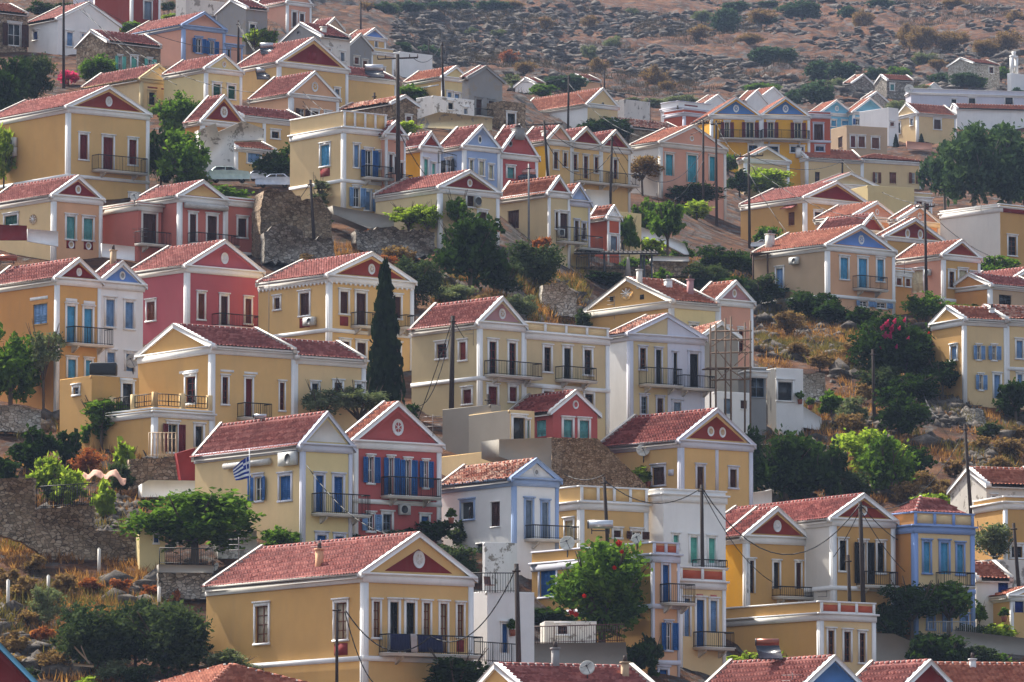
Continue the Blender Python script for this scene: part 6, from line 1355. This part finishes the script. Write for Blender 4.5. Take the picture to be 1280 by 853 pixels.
# chimneys on roofs (parts of the house they stand on)
def chimney(t, x0, x1, y0, y1, col='cream', pot=1):
    loc, ob = hit(t, (x0 + x1) / 2, y1)
    if loc is None or ob is None or ob.type != 'EMPTY' or 'house' not in ob.name: print('NO ROOF', t, x0, ob); return
    D = loc.y; s = F / D; w = (x1 - x0) / K / s / 2; h = (y1 - y0) / K / s; Mi = ob.matrix_world.inverted() if ob.matrix_world else None
    l2 = Matrix.Rotation(-ob.rotation_euler.z, 4, 'Z') @ (loc - ob.location); m = MB(); w = max(w, .16)
    m.box(l2.x - w, l2.x + w, l2.y - w, l2.y + w, l2.z - .5, l2.z + h); m.box(l2.x - w - .05, l2.x + w + .05, l2.y - w - .05, l2.y + w + .05, l2.z + h, l2.z + h + .08); c = m.build('chimney', plaster(col), ob)
    if pot: m = MB(); m.bar((l2.x, l2.y, l2.z + h + .08), (l2.x, l2.y, l2.z + h + .4), w * .75, 8, w * .55); m.build('chimney_pot', plain('pot', (70, 54, 48), .8), c)
for q in [('31', 280, 308, 240, 308, 'peach'), ('10', 518, 532, 385, 440, 'tan'), ('12', 585, 596, 475, 530, 'offwhite'), ('12', 815, 838, 520, 585, 'mauve'), ('12', 710, 738, 522, 548, 'white'), ('30', 610, 640, 815, 850, 'tan'), ('32', 192, 210, 700, 775, 'grey'), ('13', 30, 62, 310, 365, 'offwhite'), ('02', 5, 50, 600, 622, 'grey'), ('33', 980, 992, 750, 775, 'white'), ('32', 518, 530, 765, 820, 'tan'), ('23', 155, 245, 730, 750, 'white'), ('13', 1065, 1085, 655, 672, 'white'), ('03', 165, 190, 690, 712, 'white')]: chimney(*q)
# television antennas
def antenna(t, x, y0, y1, label, col=(120, 110, 108)):
    loc, ob = hit(t, x, y1)
    if loc is None: return
    D = loc.y; top = P(TX(t, x), TY(t, y0), D); m = MB(); m.bar(loc - Vector((0, 0, .2)), top, .022); L = (top - loc).length
    for k in range(3): z = top - Vector((0, 0, .12 + .3 * k)); m.bar(z + Vector((-.55, .2, 0)), z + Vector((.55, -.2, 0)), .018)
    for k in range(5): c = top + Vector((-.5 + .25 * k, .2 - .1 * k, -.12)); m.bar(c + Vector((-.1, -.3, 0)), c + Vector((.1, .3, 0)), .012)
    o = m.build('television_antenna', plain('antenna', col, .5)); meta(o, label, 'antenna', 'television antennas')
antenna('21', 55, 500, 790, 'aerial mast before the side wall of the maroon pediment house') if False else None
antenna('11', 60, 500, 775, 'tall aerial at the left corner of the dentil cornice house'); antenna('31', -80, 180, 300, 'pink aerial behind the front house roof', (190, 130, 120)); antenna('13', 670, 425, 480, 'aerial above the orange terrace block'); antenna('21', 820, 365, 450, 'aerial behind the coral pink gable'); antenna('11', 1008, 720, 810, 'aerial before the lilac pediment house')
antenna('12', 475, 590, 690, 'aerial on the split house roof'); antenna('10', 650, 275, 425, 'aerial with lamp before the coral annex'); antenna('31', 300, 190, 245, 'aerial by the front house chimney'); antenna('33', 310, 425, 440, 'small aerial on the panelled parapet house'); antenna('22', 1190, 495, 710, 'floodlight mast in the dark bushes'); antenna('33', 150, 810, 853, 'dark aerial on the bottom roof', (30, 30, 34)); antenna('13', 1025, 168, 190, 'aerial on the grey walled house')
# bell tower of the chapel
h_ = HOUSES['chapel']; m = MB(); z = h_['ze'] + h_['rise']; m.box(1.2, 1.55, 1, 1.6, z, z + 2.9); m.box(2.3, 2.65, 1, 1.6, z, z + 2.9); m.box(1.2, 2.65, 1, 1.6, z + 2.9, z + 3.3); m.box(1.7, 2.15, 1, 1.6, z + 3.3, z + 4.0); m.box(1.55, 2.3, 1.1, 1.5, z + 1.3, z + 1.6); m.build('bell_tower', plaster('white'), h_['rt'])
# Greek flag
pl = Plane('20', 1157, 770, 0, D=HOUSES['greygable']['D'] - 3.0); A, B = pl(1157, 525), pl(1157, 800); rt = root('flag', tuple(B), 0, 'blue and white striped flag hanging from a pole before the pale yellow house', 'flag'); m = MB(); m.bar((0, 0, 0), A - B, .035, 6); m.build('flagpole', ALU, rt)
c = [pl(1150, 560), pl(1120, 575), pl(1090, 615), pl(1082, 655)]; n = 24
def fpt(u, v):   # u along the cloth away from the pole, v down
    a = pl(1155 - 75 * u, 558 + 58 * u ** 1.3) - B; b_ = pl(1150 - 12 * u, 665 - 0 * u) - B
    q = a.lerp(pl(1152 - 72 * u + 14 * v, 658 + 14 * u) - B, v); q.y += .12 * math.sin(u * 9 + v * 2); return q
mw, mbl = MB(), MB()
for k in range(9):
    for i in range(n):
        u0, u1 = i / n, (i + 1) / n; v0, v1 = k / 9, (k + 1) / 9
        blue = k % 2 == 0
        if u1 <= .38 and k < 5: blue = not (abs(k - 2) < .5 or abs((u0 + u1) / 2 - .19) < .034)
        qs = [fpt(*q) for q in ((u0, v0), (u1, v0), (u1, v1), (u0, v1))]; mw.quad(*[tuple(q) for q in qs])
        if blue: mbl.quad(*[tuple(q + Vector((0, -.012, 0))) for q in qs])
fl = mw.build('flag_cloth', plain('flag_white', (235, 235, 240), .9), rt); mbl.build('blue_stripes', plain('flag_blue', (20, 50, 140), .9), fl)
# long canopy on posts
D = Dm(TX('12', 480), TY('12', 530)) - 2; a, b_ = PP('12', 288, 402, D), PP('12', 678, 408, D); rt = root('canopy', (a.x, D, a.z - 4), 0, 'long dark flat canopy on posts over the parked cars terrace in the centre', 'canopy'); w_ = b_.x - a.x
m = MB(); m.prism([(0, 0, 4.0), (w_, 0, 4.0), (w_, 0, 4.14), (0, 0, 4.14)], (0, 6.5, .9)); m.build('canopy_roof', plain('dark_sheet', (44, 36, 36), .8), rt)
m = MB()
for i in range(18): x = .2 + i * (w_ - .4) / 17; m.bar((x, -.05, 4.2), (x, 6.4, 5.1), .05)
m.build('reed_battens', plain('reeds', (64, 52, 46), .9), rt)
for x in (140, 310, 325, 360):
    u = PP('12', 288 + x, 402, D).x - a.x; m = MB(); m.bar((u, .2, -1), (u, .2, 4.1), .09, 6); m.build('post', plain('dark_metal', (60, 60, 64), .5), rt)
m = MB(); q = PP('12', 538, 415, D - .5) - Vector((a.x, D, a.z - 4)); m.bar(q, q + Vector((0, 0, -1.9)), .1, 8, .32); m.bar(q + Vector((0, 0, -1.9)), q + Vector((0, 0, -2.8)), .32, 8, .25); o = m.build('parasol', plain('canvas', (150, 140, 132), .9)); o.location = (a.x, D, a.z - 4); meta(o, 'folded grey parasol standing at the canopy edge', 'parasol')
# car terrace canopy at the right (brown pergola beside the blue pediment house)
h_ = HOUSES['bluepediment']; D = h_['D'] + 5; a, b_ = PP('13', -40, 400, D), PP('13', 140, 400, D); rt = root('pergola', (a.x, D, a.z - 3), 0, 'brown wooden pergola at the left side of the blue pediment house', 'pergola'); w_ = b_.x - a.x; m = MB(); m.box(0, w_, 0, 3, 3, 3.15); m.build('pergola_roof', plain('brown_wood', (80, 56, 44), .9), rt)
for u in (.15, w_ * .42, w_ - .2): m = MB(); m.bar((u, .1, -1), (u, .1, 3), .08); m.build('post', plain('brown_wood', (80, 56, 44), .9), rt)
# scaffolding
h_ = HOUSES['stargable']; D0 = HOUSES['splithouse']['D'] + 2; pl = Plane('22', 1015, 300, 15, D=D0); SW = plain('scaffold_wood', (128, 104, 84), .9); rt = root('scaffolding', tuple(pl(940, 375)), 0, 'weathered wooden scaffolding against the unfinished grey house', 'scaffolding'); o0 = rt.location
for x, y in ((945, -60), (1015, -90), (1105, -70)):
    for dy in (0, 1.3): m = MB(); A, B = pl(x, y) - o0, pl(x, 375) - o0; o_ = -pl.n * dy; m.bar(A + o_, B + o_ - Vector((0, 0, 1)), .07, 6); m.build('upright', SW, rt)
for y in (-20, 20, 80, 150, 205): m = MB(); m.bar(pl(925, y) - o0, pl(1112, y - 4) - o0, .055); m.build('ledger', SW, rt)
for (x0, y0, x1, y1) in ((925, 50, 1010, -10), (1015, 0, 1105, 60), (945, 60, 1015, 145), (1110, 30, 1050, 90), (1015, 150, 950, 210), (1030, 140, 1105, 70), (945, 150, 1015, 240), (1015, 160, 1080, 205)): m = MB(); m.bar(pl(x0, y0) - o0 + Vector((0, -.1, 0)), pl(x1, y1) - o0 + Vector((0, -.1, 0)), .034); m.build('brace', SW, rt)
m = MB(); A, B = pl(905, 152) - o0, pl(1112, 148) - o0; m.prism([A, B, B + Vector((0, 0, .08)), A + Vector((0, 0, .08))], -pl.n * 1.3); m.build('platform', SW, rt)
# stone steps by the long yellow house
pl = Plane('23', 1000, 410, 5); rt = root('stone_steps', tuple(pl(950, 412)), 0, 'wide grey stone steps climbing to the long yellow house', 'steps'); o0 = rt.location; A, B = pl(948, 412) - o0, pl(1052, 412) - o0; Ht = (pl(950, 312) - pl(950, 412)).z; n = 12
for i in range(n): m = MB(); z = i * Ht / n; m.box(A.x + (i % 3) * .1, B.x - (i % 2) * .1, i * .38, i * .38 + 1.2, z - .3, z + Ht / n - .02); m.build('step', ST, rt)
# concrete fence posts on the left slope
for (x, y0, y1) in ((120, 68, 130), (460, 235, 312), (38, 380, 475), (738, 412, 460), (225, 360, 400)):
    D = Dm(TX('30', x), TY('30', y1)) - 1; A, B = PP('30', x, y0, D), PP('30', x, y1 + 8, D); m = MB(); m.bar(B - Vector((0, 0, .5)), A, .1, 4); m.bar(A, A + Vector((.02, 0, .06)), .1, 4, .02); o = m.build('concrete_post', plaster('offwhite')); meta(o, {120: 'short concrete post against the brown retaining wall', 460: 'tall concrete post in the middle of the brown retaining wall', 38: 'concrete post in the dry brush at the left edge', 738: 'small concrete post left of the dry rust bush', 225: 'stub concrete post above the thin trunked olive'}[x], 'post', 'concrete fence posts')
# planks thrown under the olives, cloth over the rubble
for i, (x0, y0, x1, y1) in enumerate(((345, 695, 415, 770), (340, 778, 435, 785), (375, 690, 405, 760))):
    D = Dm(TX('30', 380), TY('30', 780)) - 3; A, B = PP('30', x0, y0, D - i * .3), PP('30', x1, y1, D - i * .3); m = MB(); m.prism([A, B, B + Vector((0, 0, .14)), A + Vector((0, 0, .14))], (0, .06, 0)); o = m.build('plank', plain('old_plank', (150, 126, 100), .9)); meta(o, ('longest pale plank leaning under the left olive', 'pale plank lying flat under the left olive', 'short pale plank under the left olive')[i], 'plank', 'planks under the olives')
pl = Plane('20', 480, 700, 8, dD=-1); m = MB(); nx, ny = 18, 6; V = np.array([[tuple(pl(385 + 200 * i / (nx - 1), 632 + 12 * math.sin(i * .9) + j * 7 + (i > 13) * (i - 13) * 7) + Vector((0, -.5 * j * .4, .05 * math.sin(i * 2 + j)))) for i in range(nx)] for j in range(ny)]); m.grid(V.reshape(-1, 3), nx, ny); o = m.build('tarpaulin', plain('pale_tarp', (196, 150, 128), .9), None, True); md = o.modifiers.new('t', 'SOLIDIFY'); md.thickness = .03; meta(o, 'crumpled pale tarpaulin lying over the vines left of the steps wall', 'tarpaulin')
# terrace furniture on the railed white terrace
def chair(q, rz, label, col):
    rt = root('chair', tuple(q), rz, label, 'chair'); mt = plain('chair_%d' % col[0], col, .6)
    m = MB(); m.box(-.22, .22, -.22, .22, .42, .47); m.build('seat', mt, rt); m = MB(); m.prism([(-.22, .2, .47), (.22, .2, .47), (.22, .3, .95), (-.22, .3, .95)], (0, .04, 0)); m.build('backrest', mt, rt)
    for x in (-.2, .2):
        for y in (-.2, .2): m = MB(); m.bar((x, y, 0), (x, y, .42), .022); m.build('leg', mt, rt)
D = Dm(TX('31', 1072), TY('31', 850)) + 1.2; chair(PP('31', 1085, 440, D), .6, 'brown chair on the railed white terrace', (90, 50, 44))
# cars
def car(t, x0, x1, ybot, label, col, flip=1, box=0, yaw=0, dD=0, Dd=None):
    D = (Dd or Dm(TX(t, (x0 + x1) / 2), TY(t, ybot))) + dD; s = F / D; L = 4.0; c = PP(t, (x0 + x1) / 2, ybot, D); sc_ = (x1 - x0) / K / s / L
    rt = root('parked_car', tuple(c), yaw, label, 'car', 'parked cars'); rt.scale = (sc_ * flip, sc_, sc_) if False else (sc_, sc_, sc_); pm = plain('car_paint_%d%d' % (col[0], col[2]), col, .22, .3); f = flip
    def X(v): return v * f
    prof = [(-1.95, .3), (-2.0, .62), (-1.9, .86), (-1.0, .98), (1.75, 1.0), (1.95, .85), (2.0, .45), (1.9, .28)]
    cab = [(-1.05, .96), (-.35, 1.44), (1.2, 1.47), (1.78, .98)]
    bm = MB(); secs = [(-.84, .9), (-.8, 1), (.8, 1), (.84, .9)]
    for poly, hw, ins in ((prof, .84, 0),): bm.prism([(X(a), -hw, b) for a, b in poly], (0, 2 * hw, 0))
    o = bm.build('body', pm, rt); bv = o.modifiers.new('b', 'BEVEL'); bv.width = .09; bv.segments = 3
    m = MB(); n = len(cab); hb, ht = .8, .62; lo = [(X(a), -(hb if b < 1.1 else ht), b) for a, b in cab]; hi = [(X(a), (hb if b < 1.1 else ht), b) for a, b in cab]; m.v = lo + hi; m.f = [(0, 1, 2, 3), (7, 6, 5, 4), (0, 4, 5, 1), (1, 5, 6, 2), (2, 6, 7, 3)]
    o = m.build('cabin', pm, rt); bv = o.modifiers.new('b', 'BEVEL'); bv.width = .05; bv.segments = 2
    def sidewin(pts, s_):
        m = MB(); m.prism([(X(a), s_ * (hb - (b - .96) / .48 * (hb - ht) + .012), b) for a, b in pts], (0, s_ * .01, 0)); m.build('side_window', glassmat(), rt)
    for s_ in (-1, 1): sidewin([(-.85, 1.02), (-.3, 1.38), (.25, 1.4), (.25, 1.02)], s_); sidewin([(.33, 1.02), (.33, 1.4), (1.1, 1.4), (1.5, 1.04)], s_)
    m = MB(); m.prism([(X(-1.0), -.7, 1.01), (X(-1.0), .7, 1.01), (X(-.4), .58, 1.41), (X(-.4), -.58, 1.41)], (X(-.03), 0, .02)); m.build('windscreen', glassmat(), rt)
    m = MB(); m.prism([(X(1.72), -.68, 1.04), (X(1.72), .68, 1.04), (X(1.27), .56, 1.42), (X(1.27), -.56, 1.42)], (X(.03), 0, .02)); m.build('rear_window', glassmat(), rt)
    for a in (-1.25, 1.25):
        for y in (-.8, .62): m = MB(); m.disc((X(a), y, .31), (0, 1, 0), .31, .2, 16); w_ = m.build('wheel', plain('tyre', (20, 20, 20), .9), rt); m = MB(); m.disc((X(a), y - .012 if y < 0 else y + .2, .31), (0, 1, 0), .19, .014, 12); m.build('rim', ALU, w_)
    for y in (-.62, .62):
        m = MB(); m.box(min(X(-2.0), X(-1.9)), max(X(-2.0), X(-1.9)), y - .16, y + .16, .62, .78); m.build('headlight', plain('lens', (220, 222, 226), .1), rt); m = MB(); m.box(min(X(2.01), X(1.9)), max(X(2.01), X(1.9)), y - .12, y + .12, .66, .86); m.build('tail_light', plain('red_lens', (150, 16, 16), .2), rt)
    if box: m = MB(); m.prism([(X(-.6), -.4, 1.55), (X(1.3), -.4, 1.55), (X(1.2), -.4, 1.85), (X(-.2), -.4, 1.85)], (0, .8, 0)); o = m.build('roof_box', plain('black_plastic', (22, 22, 24), .5), rt)
dc = Dm(330, 236) - 1
car('11', 0, 165, 90, 'silver blue hatchback parked nearest the edge above the ruined wall', (168, 182, 206), 1, Dd=dc); car('00', 1150, 1270, 838, 'white car carrying a black roof box behind the silver hatchback', (200, 202, 210), -1, box=1, Dd=dc + 5); car('00', 962, 1158, 846, 'pale green grey car half hidden by bushes, left of the other parked cars', (176, 192, 186), -1, Dd=dc + 2)
car('12', 1108, 1210, 372, 'white car at the end of the terrace left of the blue pediment house', (206, 208, 212), 1, dD=-2)
# goal-like iron cage and small plants in pots along ledges
POT = plain('terracotta_pot', (150, 80, 56), .8)
for i, (t, x, y, lab) in enumerate((('31', 905, 118, 'potted plant on the coral pink house forecourt'), ('23', 185, 318, 'potted plant on the white terrace wall'), ('23', 232, 345, 'second potted plant further right on the white terrace wall'), ('33', 1130, 575, 'red pot before the white cottage'), ('22', 632, 700, 'flower pot at the brown door of the two ring gable house'), ('31', 1190, 640, 'flower pot by the white lower house door'))):
    loc, ob = hit(t, x, y)
    if not loc: continue
    rt = root('potted_plant', tuple(loc + Vector((0, -.25, 0))), 0, lab, 'plant', 'potted plants'); m = MB(); m.bar((0, 0, 0), (0, 0, .35), .14, 10, .2); m.build('pot', POT, rt)
    f = bpy.data.objects.new('foliage', crown_mesh('mid', .8, i % 3)[0]); COL.objects.link(f); f.parent = rt; f.scale = (.45, .45, .45); f.location = (0, 0, .3)
